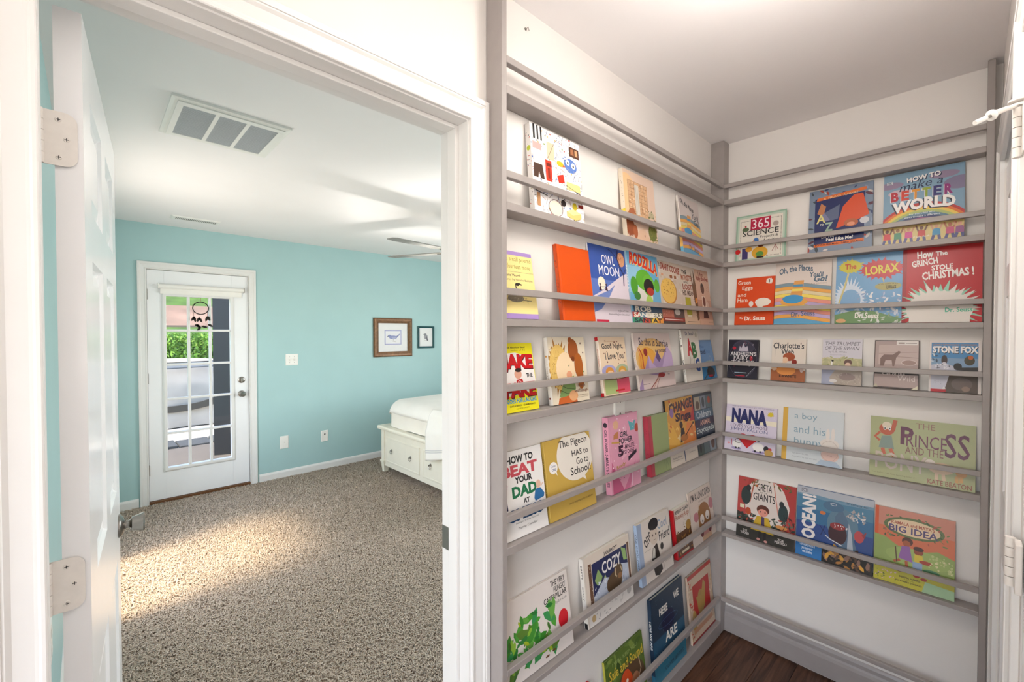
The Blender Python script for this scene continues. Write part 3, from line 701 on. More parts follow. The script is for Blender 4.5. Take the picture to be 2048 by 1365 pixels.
# ================================================================== BOOKS
# key, wall, shelf, left, right, height, thickness, hard, cover colour, spine colour, cover print, spine print, label
B_ = {'b': .02}; BB = {'b': .035}; BK = '1b1a1c'
K = []
def bk(*a, **k): K.append((a, k))
LW_ = 'c9b6a0 7d8fa8 c05a48 3b3a3c e0b23a 5f7fb8 9aa46a'
bk('a1', 'A', '2', .934, 1.168, .266, .019, 0, 'ece8e6', 'e9e6e2', [
 ('r', 0, 0, 1, 1, 'eeeae8'), ('s', 150, 0, 0, 1, 1, .030, '2c2a2c 6b5f5a a94b3c 4a5f90', 3, 'l'), ('s', 60, 0, 0, 1, 1, .018, LW_, 5, 'r'), ('s', 45, 0, 0, 1, 1, .012, 'd8b27a c0392b 8aa05a 6b86c4', 8, 'e'),
 ('r', .04, .84, .22, 1, 'f2f0ee'), ('r', .05, .84, .085, 1, BK), ('r', .12, .84, .15, 1, BK), ('r', .185, .84, .215, 1, BK), ('r', .03, .72, .19, .80, 'd9a5a0'), ('r', .04, .56, .19, .72, 'f6f4f2'),
 ('p', [(.03, .56), (.19, .56), (.22, .40), (.15, .40), (.12, .48), (.10, .40), (.02, .40)], '4a3226'), ('r', .25, .40, .37, .64, 'c43a24'), ('r', .27, .57, .35, .61, '6b2016'), ('r', .29, .43, .33, .55, '8a2a1a'),
 ('r', .30, .66, .44, .86, 'd8c2a4'), ('l', [(.3, .66), (.44, .86)], .006, '6b5540'), ('e', .55, .655, .07, .032, 'e3b52a'), ('p', [(.61, .66), (.66, .64), (.6, .63)], 'c95a2a'),
 ('e', .77, .68, .135, .085, '5a7cc0'), ('e', .71, .71, .045, .036, 'f6f6f6'), ('e', .83, .69, .045, .036, 'f6f6f6'), ('e', .71, .705, .016, .014, BK), ('e', .83, .685, .016, .014, BK), ('s', 22, .63, .55, .9, .64, .020, '8c6f66 5a7cc0 c9b8b0', 2, 'l'),
 ('r', .76, .80, .97, .92, '5a3828'), ('r', .79, .825, .86, .90, 'a56b48'), ('r', .88, .825, .94, .90, 'c99a70'), ('p', [(.47, .50), (.60, .54), (.62, .44), (.50, .42)], 'c8321e'),
 ('r', .66, .38, .95, .47, 'e6d48c'), ('l', [(.65, .42), (.95, .36)], .006, BK), ('o', .40, .105, .14, .095, .006, '6b3a2c'), ('e', .40, .105, .125, .082, 'ecdcc8'), ('r', .05, .08, .11, .23, 'b98a60'), ('l', [(.02, .25), (.25, .22)], .012, '4a4648'),
 ('p', [(.62, .05), (.80, .02), (.93, .06), (.93, .12), (.75, .15), (.62, .11)], 'e4c67a'), ('p', [(.62, .11), (.75, .075), (.93, .12), (.77, .155)], 'f1dc9c'), ('e', .80, .19, .05, .045, 'c8b428'), ('r', .88, .19, .98, .23, '8a2418'), ('e', .56, .19, .05, .04, '2e2624'), ('s', 12, .60, .005, .92, .035, .012, BK+' d8d0c8', 6, 'r')],
 [('r', 0, 0, 1, 1, 'e8e4e0'), ('e', .5, .72, .38, .03, 'b9c632'), ('s', 26, .1, .05, .9, .95, .012, '4a6a9a c0392b 4a4a4a 8a9a4a', 4, 'r')],
 'white picture book crowded with tiny coloured doodles, top book row of the side wall')
bk('a2', 'A', '2', 1.428, 1.655, .262, .018, 0, 'e3c7b0', 'd9c8a8', [
 ('r', 0, 0, 1, 1, 'dcc0ac'), ('e', .1, .6, .3, .35, 'e6c090'), ('r', .12, .36, .74, .86, 'd2a880'), ('s', 60, .14, .38, .72, .84, .035, 'c89a70 dcb894 b98860 e3c4a2', 6, 'r')]
 + [('l', [(.12+.62*i/6, .36), (.12+.62*i/6, .86)], .004, '7d5a40') for i in range(7)] + [('l', [(.12, .36+.5*i/9), (.74, .36+.5*i/9)], .003, '7d5a40') for i in range(10)] +
 [('r', .33, .38, .46, .82, 'cfc6b8'), ('l', [(.37, .38), (.37, .82)], .004, '8d8a84'), ('l', [(.42, .38), (.42, .82)], .004, '8d8a84'), ('p', [(.40, .16), (.55, .20), (.78, 0), (.2, 0)], 'd8b498'), ('e', .10, .17, .14, .14, '8f4a2a'), ('e', .26, .12, .07, .1, 'a65a34'), ('p', [(.14, .44), (.26, .46), (.32, .38), (.06, .36)], 'a5603c'),
 ('e', .83, .17, .14, .13, '6f7434'), ('e', .90, .3, .06, .05, '8a4a2c'), ('e', .84, .44, .09, .05, 'b7ab88'), ('s', 40, .74, .02, 1, .5, .015, '7a7a44 a5975c 5f6a38', 9, 'e'), ('e', .55, .09, .012, .02, '5a2a20'), ('s', 30, .0, 0, .22, .06, .02, 'e8dcd0 c0a890', 12, 'l')],
 [('r', 0, 0, 1, 1, 'd8cbb8'), ('r', 0, .3, 1, .42, 'd8c040'), ('s', 18, .3, .48, .7, .9, .008, '6b5548 8a7868', 5, 'r')],
 'pale peach picture book with a tall stone gatehouse high on the side wall')
ST = ['7f9aa8', 'e0a84e', 'e8cf6a', 'd98f7c', 'b9a0c4', 'e6d07c', 'd99a58']
def bands(y0, y1, cols, amp=.04, ph=0, f=1.0, x0=0, x1=1):
    out = []; n = len(cols)
    for i, c in enumerate(cols):
        ya = y1-(y1-y0)*i/n; pts = [(x0+(x1-x0)*k/10, ya+amp*sin(ph+f*PI*k/10)) for k in range(11)]
        out.append(('p', pts+[(x1, y0-.3), (x0, y0-.3)], c)); out.append(('l', pts, .003, '6a5a58'))
    return out
places = lambda bgc: [('r', 0, 0, 1, 1, bgc)]+bands(.0, .62, ['7c93a0', 'e2a24c', 'd9c9a0', 'e7cf62', 'dd8f80', 'b7a2c4', 'e8d266', 'd98c7c', 'b9a2c8', 'e2a24c', '5e9cc0'], .05, .6, 1.1) + [
 ('p', [(.36, .86-.16), (.53, .70), (.50, .44), (.28, .44)], 'd79a54'), ('r', .34, .60, .51, .64, '4f8ab0'), ('r', .32, .53, .51, .57, 'e7cf62'), ('e', .34, .40, .2, .075, '3f92c4'), ('e', .36, .36, .25, .07, 'dca04e'), ('e', .34, .395, .18, .06, '3f92c4')]
bk('a3', 'A', '2', 1.884, 2.088, .262, .012, 1, 'd3c6c0', 'd8d0ca', places('cfc3bf') + [('t', 'Oh, the Places', .06, .82, .72, .92, '3c4148', {'b': .025, 'rot': -12}), ('t', "You'll", .60, .66, .92, .76, '3c4148', {'b': .02, 'rot': -8}), ('t', 'Go!', .68, .55, .93, .66, '3c4148', B_), ('t', 'Dr. Seuss', .30, .07, .78, .17, '4a5a7a', {'b': .02, 'rot': -6})],
 [('r', 0, 0, 1, .12, '6fb0d0'), ('r', 0, .12, 1, .45, 'e0b060'), ('t', 'Oh, the Places', .2, .5, .8, .95, '555', {'rot': -90}) if False else ('r', .3, .6, .7, .9, 'b0a49c')],
 'pinkish book with rainbow stripes, right end of the side wall\'s top row')
bk('b1', 'A', '3', .806, .950, .196, .009, 0, 'f0dc94', 'f0dc94', [
 ('r', 0, 0, 1, 1, 'f3df95'), ('r', 0, 0, 1, .075, 'a88bc8'), ('r', 0, .94, 1, 1, 'a88bc8'), ('t', 'all the small poems', .02, .83, .96, .92, '9a8a3c'), ('t', 'and fourteen more', .10, .74, .92, .81, '9a8a3c'), ('l', [(0, .69), (1, .69)], .005, '8a7a5c'), ('t', 'Valerie Worth', .12, .62, .62, .66, '5a5040', B_), ('t', 'pictures by Natalie Babbitt', .10, .55, .95, .59, '5a5040'),
 ('l', [(.42, .38), (.46, .44), (.45, .50), (.55, .52), (.62, .50)], .022, '2a2622'), ('e', .50, .505, .06, .022, '2a2622'), ('e', .42, .30, .22, .06, '8a8070'), ('s', 34, .2, .25, .75, .36, .018, '4a4238 d8d0b0 6a6050', 2, 'l'), ('l', [(.12, .28), (.85, .27)], .01, '7a7060')],
 [], 'slim yellow poetry paperback with mauve bands and a small goose drawing')
bk('b2', 'A', '3', 1.060, 1.2295, .242, .012, 1, 'd9520f', 'b8430f', [], [('r', 0, 0, 1, 1, 'c64a10'), ('s', 24, .2, .2, .8, .8, .012, '8a3208 6a2606', 3, 'r')], 'plain orange hardcover book without any print, left of the blue night book')
bk('b3', 'A', '3', 1.2325, 1.462, .273, .005, 0, '3c5ba5', 'e6e4ea', [
 ('r', 0, 0, 1, 1, '3a57a2'), ('r', 0, .3, 1, .55, '5a74b8'), ('r', .0, .0, 1, .30, 'd9ccd2'), ('p', [(0, .0), (.0, .32), (.25, .40), (.5, .50), (.8, .62), (1, .68), (1, 0)], 'd6cbd4'), ('p', [(.0, .30), (.45, .42), (.62, .50), (.42, .32), (.18, .16), (.0, .12)], '6f84bd'),
 ('e', .87, .86, .105, .10, 'd0966e'), ('s', 16, .8, .78, .94, .93, .012, 'b87a58 e0b08c', 4, 'e'), ('l', [(.80, .99), (.76, .86), (.84, .72), (.90, .66), (.88, .50)], .022, '26264e'), ('l', [(.76, .86), (.62, .95), (.5, .98)], .010, '26264e'), ('l', [(.90, .66), (.98, .74)], .012, '26264e'),
 ('e', .26, .50, .10, .085, 'ece2cc'), ('p', [(.17, .40), (.21, .48), (.25, .40)], '3a2030'), ('e', .21, .485, .02, .017, '3a2030'), ('p', [(.33, .41), (.37, .48), (.41, .40)], '3a2030'), ('e', .37, .485, .018, .015, '3a2030'), ('l', [(.23, .45), (.34, .455)], .008, '3a2030'),
 ('t', 'OWL', .32, .76, .68, .885, 'f2f0f2'), ('t', 'MOON', .22, .61, .78, .74, 'f2f0f2'), ('t', 'by Jane Yolen', .62, .135, .92, .165, '3c3a44'), ('t', 'illustrated by John Schoenherr', .36, .085, .94, .115, '3c3a44'), ('r', .02, .0, .34, .028, 'c02848')],
 [], 'blue night picture book with white title lettering and a small orange moon')
bk('b4', 'A', '3', 1.468, 1.702, .275, .010, 0, '5fa8d0', 'b4cede', [
 ('r', 0, 0, 1, 1, '66a9cf'), ('r', 0, .42, .4, .8, '8fc0dc'), ('e', .45, .38, .28, .16, 'd8d4cc'), ('e', .48, .62, .26, .15, '5fae2e'), ('e', .62, .55, .20, .16, '6cba34'), ('e', .62, .53, .17, .115, '1c1c1c'), ('e', .66, .46, .12, .06, 'b0342a'), ('e', .15, .52, .11, .13, '4f9c2c'), ('e', .90, .56, .09, .10, '5aa832'), ('e', .60, .30, .12, .10, 'a8cc5a'), ('e', .22, .38, .10, .06, '3f7f3a'),
 ('t', 'RODZILLA', .07, .76, .97, .94, 'd0301e', {'b': .045, 'arc': .035, 'rot': -9, 'sh': (.012, -.012, 'f2c868')}), ('r', .05, 0, 1, .24, '30506c'), ('t', 'ROB', .10, .155, .62, .235, 'e8e0d0', BB), ('r', .0, .075, .22, .15, 'c43a28'), ('r', .22, .075, .45, .15, '5a8aa0'), ('r', .45, .075, .7, .15, 'e6dcc4'), ('r', .7, .075, 1, .15, '6a6a5a'), ('t', 'SANDERS', .04, .08, .96, .148, 'f2ece0', BB), ('r', 0, 0, .3, .072, '3f9a78'), ('r', .3, 0, .55, .072, 'c84632'), ('r', .55, 0, .8, .072, 'e8c040'), ('r', .8, 0, 1, .072, 'e0902c'), ('t', 'SANTAT', .05, .005, .95, .068, '22303c', BB)],
 [('r', 0, 0, 1, 1, 'a4c6dc'), ('t', 'RODZILLA', .15, .45, .85, .8, 'e8eef2', {'rot': -90, 'b': .03})], 'sky blue picture book with red arched lettering over bright green and black shapes')
bk('b5', 'A', '3', 1.7035, 1.903, .268, .009, 0, 'cdbfae', 'd8cfc2', [
 ('r', 0, 0, 1, 1, 'cbbdae'), ('s', 26, .0, .3, 1, .98, .07, 'd8ccbe c4b4a2 d2c6c0', 3, 'r'), ('e', .40, .52, .36, .21, 'b9803a'), ('e', .38, .53, .34, .20, 'e2b85a'), ('s', 50, .12, .42, .66, .70, .012, '7a4a26 5a3220 c8503a', 7, 'f'), ('r', 0, .0, 1, .26, '4a4240'), ('r', .0, .06, .5, .22, 'b86a58'), ('r', 0, .04, 1, .10, '8e2c24'), ('s', 22, .04, .11, .46, .21, .010, 'f0e2d8 d8a898', 5, 'r'), ('e', .68, .19, .14, .05, 'c8c2bc'),
 ('t', 'THE', .02, .90, .10, .97, '4a3830', B_), ('t', 'SMART COOKIE', .12, .84, .98, .955, '9c4230', {'b': .035, 'rot': -4}), ('l', [(.08, .07), (.9, .065)], .010, 'f0e2d8'), ('r', .12, .76, .22, .80, 'd8a080'), ('r', .5, .74, .62, .79, '9c6040'), ('r', .7, .74, .8, .79, '9c6040')],
 [], 'tan picture book with a big round speckled biscuit on its cover')
bk('b6', 'A', '3', 1.9045, 2.058, .267, .008, 0, 'cdbba6', 'cdbba6', [
 ('r', 0, 0, 1, 1, 'c9bcae'), ('r', 0, 0, 1, .28, 'cdb094'), ('t', 'THE', .12, .86, .45, .93, '2e2a28', BB), ('t', 'MONSTER', .06, .75, .80, .85, 'a55a3c', BB), ('t', 'WHO', .18, .70, .5, .74, '5a5450', B_), ('t', 'LOST', .10, .59, .72, .69, '9a4a38', BB), ('t', 'HIS MEAN', .06, .49, .80, .58, '5a4438', BB), ('r', .18, .16, .52, .46, 'a8a428'), ('r', .22, .12, .48, .16, 'e0dcc0'), ('p', [(.72, .96), (.82, .7), (.92, .97), (1, .7), (1, .1), (.86, .06), (.80, .40), (.74, .6)], '6a4a30'), ('e', .92, .42, .08, .05, 'd88a30'), ('s', 30, .74, .1, 1, .9, .03, '2c2018 8c6a44', 3, 'l'), ('l', [(.15, .045), (.85, .045)], .008, '6a5a4c')],
 [], 'beige picture book with mixed brown capital lettering and an olive green panel')
bk('b7', 'A', '3', 2.0595, 2.212, .266, .007, 0, 'cda58c', 'c49a80', [
 ('r', 0, 0, 1, 1, 'cba58e'), ('r', 0, .10, 1, .45, 'b88a74'), ('e', .62, .3, .2, .16, 'c8a898'), ('t', 'I Am', .28, .88, .62, .96, '7a2a20', B_), ('t', 'Ruby Bridges', .08, .78, .96, .88, '8e2a1c', BB), ('e', .46, .66, .13, .10, '3a2018'), ('e', .46, .63, .10, .07, '5a3020'), ('p', [(.30, .30), (.34, .52), (.58, .52), (.66, .30)], 'd8c4b4'), ('e', .48, .42, .10, .09, '6a3024'), ('p', [(.38, .30), (.6, .3), (.7, .12), (.3, .12)], '4a1810'), ('s', 8, .72, .62, .96, .72, .012, '7a4a3c', 3, 'r'), ('t', 'Ruby Bridges', .62, .035, .96, .05, '3a2018')],
 [], 'warm tan picture book with a small girl in a dark dress by the corner post')
bk('c1', 'A', '4', .806, .952, .194, .009, 0, 'e8dc28', 'e8dc28', [
 ('r', 0, 0, 1, 1, 'eadf1e'), ('p', [(0, .22), (0, .84), (.5, .86), (.97, .78), (1, .3), (.6, .25)], 'ece8e4'), ('t', 'The Absolute Best!', .26, .925, .80, .95, '3a3416', B_), ('t', 'author of the', .40, .885, .80, .905, '3a3416'),
 ('t', 'JAKE', .14, .56, .96, .84, 'c8141c', {'b': .06, 'rot': -2, 'sh': (.012, -.012, '401014')}), ('e', .52, .54, .10, .07, 'd8a088'), ('e', .54, .60, .09, .03, '2a2020'), ('p', [(.46, .46), (.62, .47), (.66, .36), (.44, .36)], 'b82020'), ('o', .54, .41, .045, .03, .008, 'f0e0e0'), ('t', 'THE', .74, .48, .92, .545, '1a1818', BB), ('t', 'FAKE', .12, .205, .96, .42, 'c8141c', {'b': .06, 'sh': (.012, -.012, '401014')}), ('t', 'GOES FOR LAUGHS', .14, .125, .95, .19, '2a9ad0', BB), ('t', 'CRAIG ROBINSON   ADAM MANSBACH', .2, .075, .9, .10, '3a3416', B_), ('t', 'with KEITH KNIGHT', .36, .035, .72, .055, '3a3416')],
 [], 'bright yellow paperback with huge red capital lettering beside the left upright')
HRT = lambda x, y, s, c: [('p', [(x, y-s), (x-s, y+s*.2), (x-s*.6, y+s*.8), (x, y+s*.4), (x+s*.6, y+s*.8), (x+s, y+s*.2)], c)]
bk('c2', 'A', '4', 1.012, 1.198, .208, .016, 1, 'ddd2be', 'ddd6cc', [
 ('r', 0.03, 0, 1, 1, 'e0d4bd'), ('b', .25, .55, .30, .44, .22, .32, 46, 'a8742c', 3), ('e', .25, .55, .24, .34, 'dcb868'), ('s', 60, .05, .25, .3, .85, .03, '8a5c20 e8d080', 5, 'l'), ('e', .42, .50, .25, .27, 'ecd2ac'), ('e', .50, .42, .075, .06, 'e2a07c'), ('e', .51, .56, .012, .014, '4a5a3a'), ('e', .66, .80, .14, .17, '9a5222'), ('e', .60, .95, .06, .05, '9a5222'), ('e', .64, .66, .05, .04, '7a3c18'),
 ('e', .78, .55, .12, .20, 'a85c22'), ('e', .80, .36, .09, .18, 'a85c22'), ('p', [(.36, .36), (.62, .40), (.64, .20), (.52, .08), (.18, .10)], '7f9c5c'), ('l', [(.2, .3), (.4, .22), (.6, .2)], .008, '3a4a2a'), ('l', [(.24, .2), (.4, .14), (.56, .14)], .008, '3a4a2a'), ('p', [(.14, .0), (.18, .09), (.6, .12), (.66, 0)], 'c8642c'), ('e', .56, .10, .12, .08, 'e0a878'),
 ('t', 'Through', .66, .21, .90, .27, '7a4a34', B_), ('t', 'and Through', .60, .13, .96, .19, '7a4a34', B_), ('t', 'Bernadette Rossetti Shustak', .66, .085, .96, .102, '7a5a44'), ('t', 'Caroline Jayne Church', .64, .055, .96, .07, '7a5a44')] + HRT(.88, .9, .02, '4a2a20')+HRT(.93, .75, .02, '4a2a20')+HRT(.9, .45, .02, '6a8a4a'),
 [('t', 'I love you', .3, .35, .7, .6, '8a6a5a', {'rot': -90}), ('e', .5, .72, .2, .015, 'c08020'), ('e', .5, .1, .2, .015, '7a2a20')], 'cream board book with a blond child hugging a brown teddy bear')
bk('c3', 'A', '4', 1.283, 1.452, .208, .013, 1, 'dfc9ae', 'd8c8b8', [
 ('r', 0.03, 0, 1, 1, 'e2cbae'), ('t', 'Caroline Jayne Church', .22, .91, .72, .93, 'b8743c'), ('t', 'Good Night,', .10, .77, .90, .89, '2e2c34', B_), ('t', 'I Love You', .20, .61, .88, .73, '2e2c34', B_), ('e', .28, .42, .26, .10, 'a5a2cc'), ('e', .78, .42, .24, .10, 'a8b494'), ('e', .30, .40, .15, .08, 'd8923c'), ('e', .78, .40, .15, .08, 'd8a03c'), ('e', .32, .36, .12, .06, 'ecc8a0'), ('e', .78, .36, .12, .06, 'ecc8a0'),
 ('p', [(.06, .28), (.5, .26), (.52, .02), (.06, .02)], 'a8b878'), ('p', [(.52, .26), (1, .28), (1, .02), (.54, .02)], 'd8526a'), ('l', [(.52, .3), (.53, .02)], .008, '5a2a2a'), ('l', [(.06, .28), (.5, .26), (1, .28)], .01, '5a2a1c'), ('s', 14, .05, .5, .95, .95, .012, '6a2a20', 3, 'e'), ('r', .44, .055, .78, .085, 'c02020')],
 [('r', 0, .94, 1, 1, 'b01820'), ('r', 0, 0, 1, .06, 'b01820'), ('t', 'Good Night, I Love You', .3, .2, .7, .8, 'a8482c', {'rot': -90})], 'cream board book with red spine ends and two sleepers under green and pink blankets')
bk('c4', 'A', '4', 1.520, 1.815, .222, .009, 0, 'd8c6c0', 'd8ccc4', [
 ('r', 0, 0, 1, 1, 'd6c6c0'), ('e', .45, .55, .45, .36, 'd8b070'), ('e', .30, .50, .25, .25, 'd89c3c'), ('p', [(.18, .33), (.33, .60), (.42, .44), (.58, .68), (.68, .5), (.88, .76), (1, .6), (1, 0), (0, 0), (0, .05)], '9c84ac'), ('p', [(.58, .68), (.52, .55), (.60, .46), (.66, .52)], '5c4474'), ('p', [(.33, .60), (.42, .44), (.6, .3), (.3, .3)], 'b49cc0'), ('p', [(.88, .76), (1, .6), (1, .3), (.66, .34)], 'b8a0c4'), ('p', [(.1, 0), (.1, .3), (.2, .28), (.5, .22), (1, .3), (1, 0)], 'd2c0bc'),
 ('l', [(.10, .74), (.17, .6), (.17, .34)], .028, 'a82a24'), ('l', [(.06, .76), (.11, .6), (.12, .3)], .010, 'c8402c'), ('e', .26, .66, .05, .07, '8a1c20'), ('l', [(.30, .60), (.31, .5)], .01, '7a1c20'), ('e', .62, .22, .10, .045, '9a2024'), ('l', [(.28, 0), (.42, .1), (.55, .22)], .02, '8a3a2c'), ('l', [(.36, 0), (.45, .1), (.57, .2)], .012, 'c08a6c'), ('l', [(.44, 0), (.5, .1), (.58, .2)], .012, '7a2a20'),
 ('t', 'So this is Sunrise', .12, .76, .92, .90, '3a3046', {'b': .015, 'rot': -3}), ('t', 'surprise!', .52, .62, .84, .72, '4a3a46', B_), ('t', 'by', .80, .20, .86, .25, '3a3046'), ('l', [(.10, .09), (.28, .095)], .008, '5a4a50')],
 [('t', 'SUNRISE', .3, .4, .7, .7, '6a5a60', {'rot': -90})], 'picture book with purple mountains under an orange sky in the row below the orange hardcover')
bk('c5', 'A', '4', 1.921, 2.095, .237, .012, 1, 'dcd6cc', 'd8d4cc', [
 ('r', 0, 0, 1, 1, 'dcd5cb'), ('t', "Dr. Seuss's", .22, .89, .76, .97, '2a3466', B_), ('t', 'A', .24, .50, .54, .84, 'c0202c', {'b': .05, 'rot': 4}), ('t', 'B', .52, .44, .80, .76, '2a6a38', {'b': .05, 'rot': 4}), ('t', 'C', .62, .17, .90, .44, '2a4a90', {'b': .05}), ('l', [(.3, .3), (.38, .42), (.34, .5)], .012, '8a8276'), ('l', [(.55, .34), (.60, .44)], .012, '6a7a60'), ('s', 24, .28, .2, .56, .46, .02, '8a8074 b0a494', 3, 'l'), ('e', .85, .9, .06, .05, 'b8b4a4')],
 [('t', 'ABC', .25, .15, .75, .4, '4a4a5a', {'rot': -90, 'b': .02}), ('s', 12, .2, .4, .8, .9, .015, '4a5a8a 8a4a4a 4a4a4a', 3, 'r')], 'white picture book with big red, green and blue capital letters')
bk('c6', 'A', '4', 2.098, 2.262, .190, .006, 0, '5d86b4', '3c5a88', [
 ('r', 0, 0, 1, 1, '6a8fbc'), ('r', 0, .0, 1, .38, '2f76a8'), ('e', .6, .40, .35, .06, 'a0aca4'), ('t', 'Please', .16, .80, .42, .87, '4a70a4', B_), ('t', 'touch', .12, .64, .48, .76, '20345c', BB), ('t', 'blue', .52, .65, .80, .76, '5680b4', B_), ('o', .72, .48, .09, .10, .012, 'b8bcb8'), ('e', .6, .16, .28, .14, '2a2826'), ('e', .55, .28, .12, .1, '3a3430'), ('r', .42, .05, .70, .10, 'b02a38'), ('l', [(.1, .02), (.4, .14)], .03, '3a3028')],
 [], 'small sky blue paperback with blue lettering tucked against the corner post')
bk('d1', 'A', '5', .806, .993, .240, .008, 0, 'e8e5e2', 'e0ddd8', [
 ('r', 0, 0, 1, 1, 'e9e6e3'), ('t', 'HOW TO', .22, .85, .80, .94, '1a1c20', {'b': .04}), ('t', 'BEAT', .10, .70, .88, .835, 'c4505a', {'b': .05}), ('t', 'YOUR', .36, .61, .74, .69, '1a1c20', {'b': .04}), ('t', 'DAD', .28, .45, .82, .585, '1f7048', {'b': .05}), ('t', 'AT', .50, .36, .64, .42, '1a1c20', {'b': .04}), ('t', 'CHESS', .12, .19, .92, .33, '1b4670', {'b': .06}),
 ('p', [(.02, .72), (.14, .74), (.20, .62), (.16, .46), (.02, .46)], '8e2030'), ('p', [(.0, .46), (.16, .46), (.17, .34), (.0, .34)], '20204a'), ('e', .08, .72, .045, .04, '6a3a2a'), ('l', [(.16, .66), (.20, .76)], .02, '8e2030'), ('l', [(.03, .34), (.04, .24)], .02, 'd8b8a8'), ('l', [(.12, .34), (.14, .25)], .02, 'd8b8a8'),
 ('e', .86, .53, .055, .05, 'e0b8a0'), ('p', [(.74, .38), (.78, .48), (.90, .48), (.98, .40), (.96, .36), (.76, .34)], '2a6aa0'), ('l', [(.92, .5), (.97, .53)], .014, 'e0b8a0'), ('t', 'Including the 21 Deadly Checkmates', .30, .155, .80, .175, '2a2a2c'), ('t', 'Murray Chandler', .34, .085, .76, .12, '2a2a2c')],
 [], 'white chess paperback with large black, red, green and blue words beside the left upright')
bk('d2', 'A', '5', 1.003, 1.238, .242, .010, 1, 'c2a04a', 'c9a850', [
 ('r', .03, 0, 1, 1, 'c4a24c'), ('e', .64, .74, .40, .34, 'e4ddd2', 40), ('p', [(.72, .43), (.83, .36), (.80, .46)], 'e4ddd2'), ('t', 'The Pigeon', .30, .84, .92, .96, '22201f', {'b': .01}), ('t', 'HAS to', .56, .72, .93, .80, '22201f', {'b': .01}), ('t', 'Go to', .64, .60, .92, .69, '22201f', {'b': .01}), ('t', 'School!', .50, .48, .95, .58, '22201f', {'b': .01}),
 ('e', .155, .65, .085, .075, 'ece8e4'), ('t', 'Come', .10, .66, .20, .69, '3a5a8a'), ('t', 'ON!', .12, .61, .20, .645, '3a5a8a', B_), ('p', [(.18, .59), (.22, .54), (.21, .61)], 'ece8e4'), ('t', 'words and pictures by mo willems', .40, .115, .93, .15, '3a3020')],
 [('r', 0, 0, 1, 1, 'c8a74e'), ('t', 'THE PIGEON HAS TO GO TO SCHOOL', .3, .15, .7, .8, '5a4a24', {'rot': -90, 'b': .02})], 'ochre yellow picture book with a big white speech balloon')
bk('d3', 'A', '5', 1.331, 1.530, .274, .023, 1, 'd496ac', 'd798ac', [
 ('r', .05, 0, 1, 1, 'd495ab'), ('p', [(.05, 0), (.05, .42), (.40, .02), (.4, 0)], 'b8567a'), ('p', [(.4, .0), (.86, .35), (.6, .0)], 'c46c8c'), ('p', [(.3, .62), (.55, .86), (.7, .5), (.4, .4)], 'dcA4b8'), ('t', 'GiRL', .36, .70, .64, .775, '241a30', BB), ('t', 'POWER', .32, .61, .78, .69, '241a30', BB), ('t', '5', .28, .45, .46, .60, '3a1030', {'b': .06}), ('t', '-MINUTE', .48, .53, .84, .59, '3a1c34', B_), ('t', 'STORIES', .48, .465, .82, .52, '3a1c34', B_),
 ('p', [(.60, .36), (.90, .44), (.90, .49), (.60, .42)], '22182a'), ('t', 'Ready', .2, .30, .5, .36, 'a8843c', {'b': .02, 'rot': 8}), ('e', .24, .88, .09, .06, 'd8a888'), ('p', [(.16, .76), (.32, .80), (.30, .70), (.14, .70)], 'b8784c'), ('l', [(.08, .665), (.34, .64)], .022, 'c09448'), ('p', [(.66, .90), (.80, .86), (.92, .90), (.86, .76), (.72, .76)], '5aa0a8'), ('e', .95, .78, .07, .06, 'b04838'), ('s', 30, .08, .02, .98, .98, .008, 'f0d8e0 f6e6ec', 6, 'e'), ('s', 8, .30, .14, .44, .22, .014, '2a2028', 5, 'r'), ('l', [(.68, .02), (.70, .2)], .03, 'e0b8c8')],
 [('r', 0, 0, 1, 1, 'd994aa'), ('e', .5, .90, .36, .034, '2a2430'), ('t', 'GiRL POWER: 5-MINUTE STORIES', .25, .10, .75, .84, '2a2030', {'rot': -90, 'b': .02})], 'thick pink hardcover with dark lettering and stars, spine facing the doorway')
bk('d4', 'A', '5', 1.614, 1.7755, .240, .022, 1, '8d9a68', 'a83a48', [('r', 0, 0, .17, 1, 'a83a48'), ('l', [(.6, .05), (.66, .2), (.72, .1)], .006, '5c6a40'), ('l', [(.75, .04), (.78, .24), (.85, .12), (.9, .06)], .006, '5c6a40'), ('l', [(.62, .3), (.7, .33)], .006, '5c6a40')], [('r', 0, 0, 1, 1, 'a63848'), ('s', 10, .3, .3, .7, .8, .01, '7a2430', 3, 'r')], 'sage green hardcover with a crimson cloth spine')
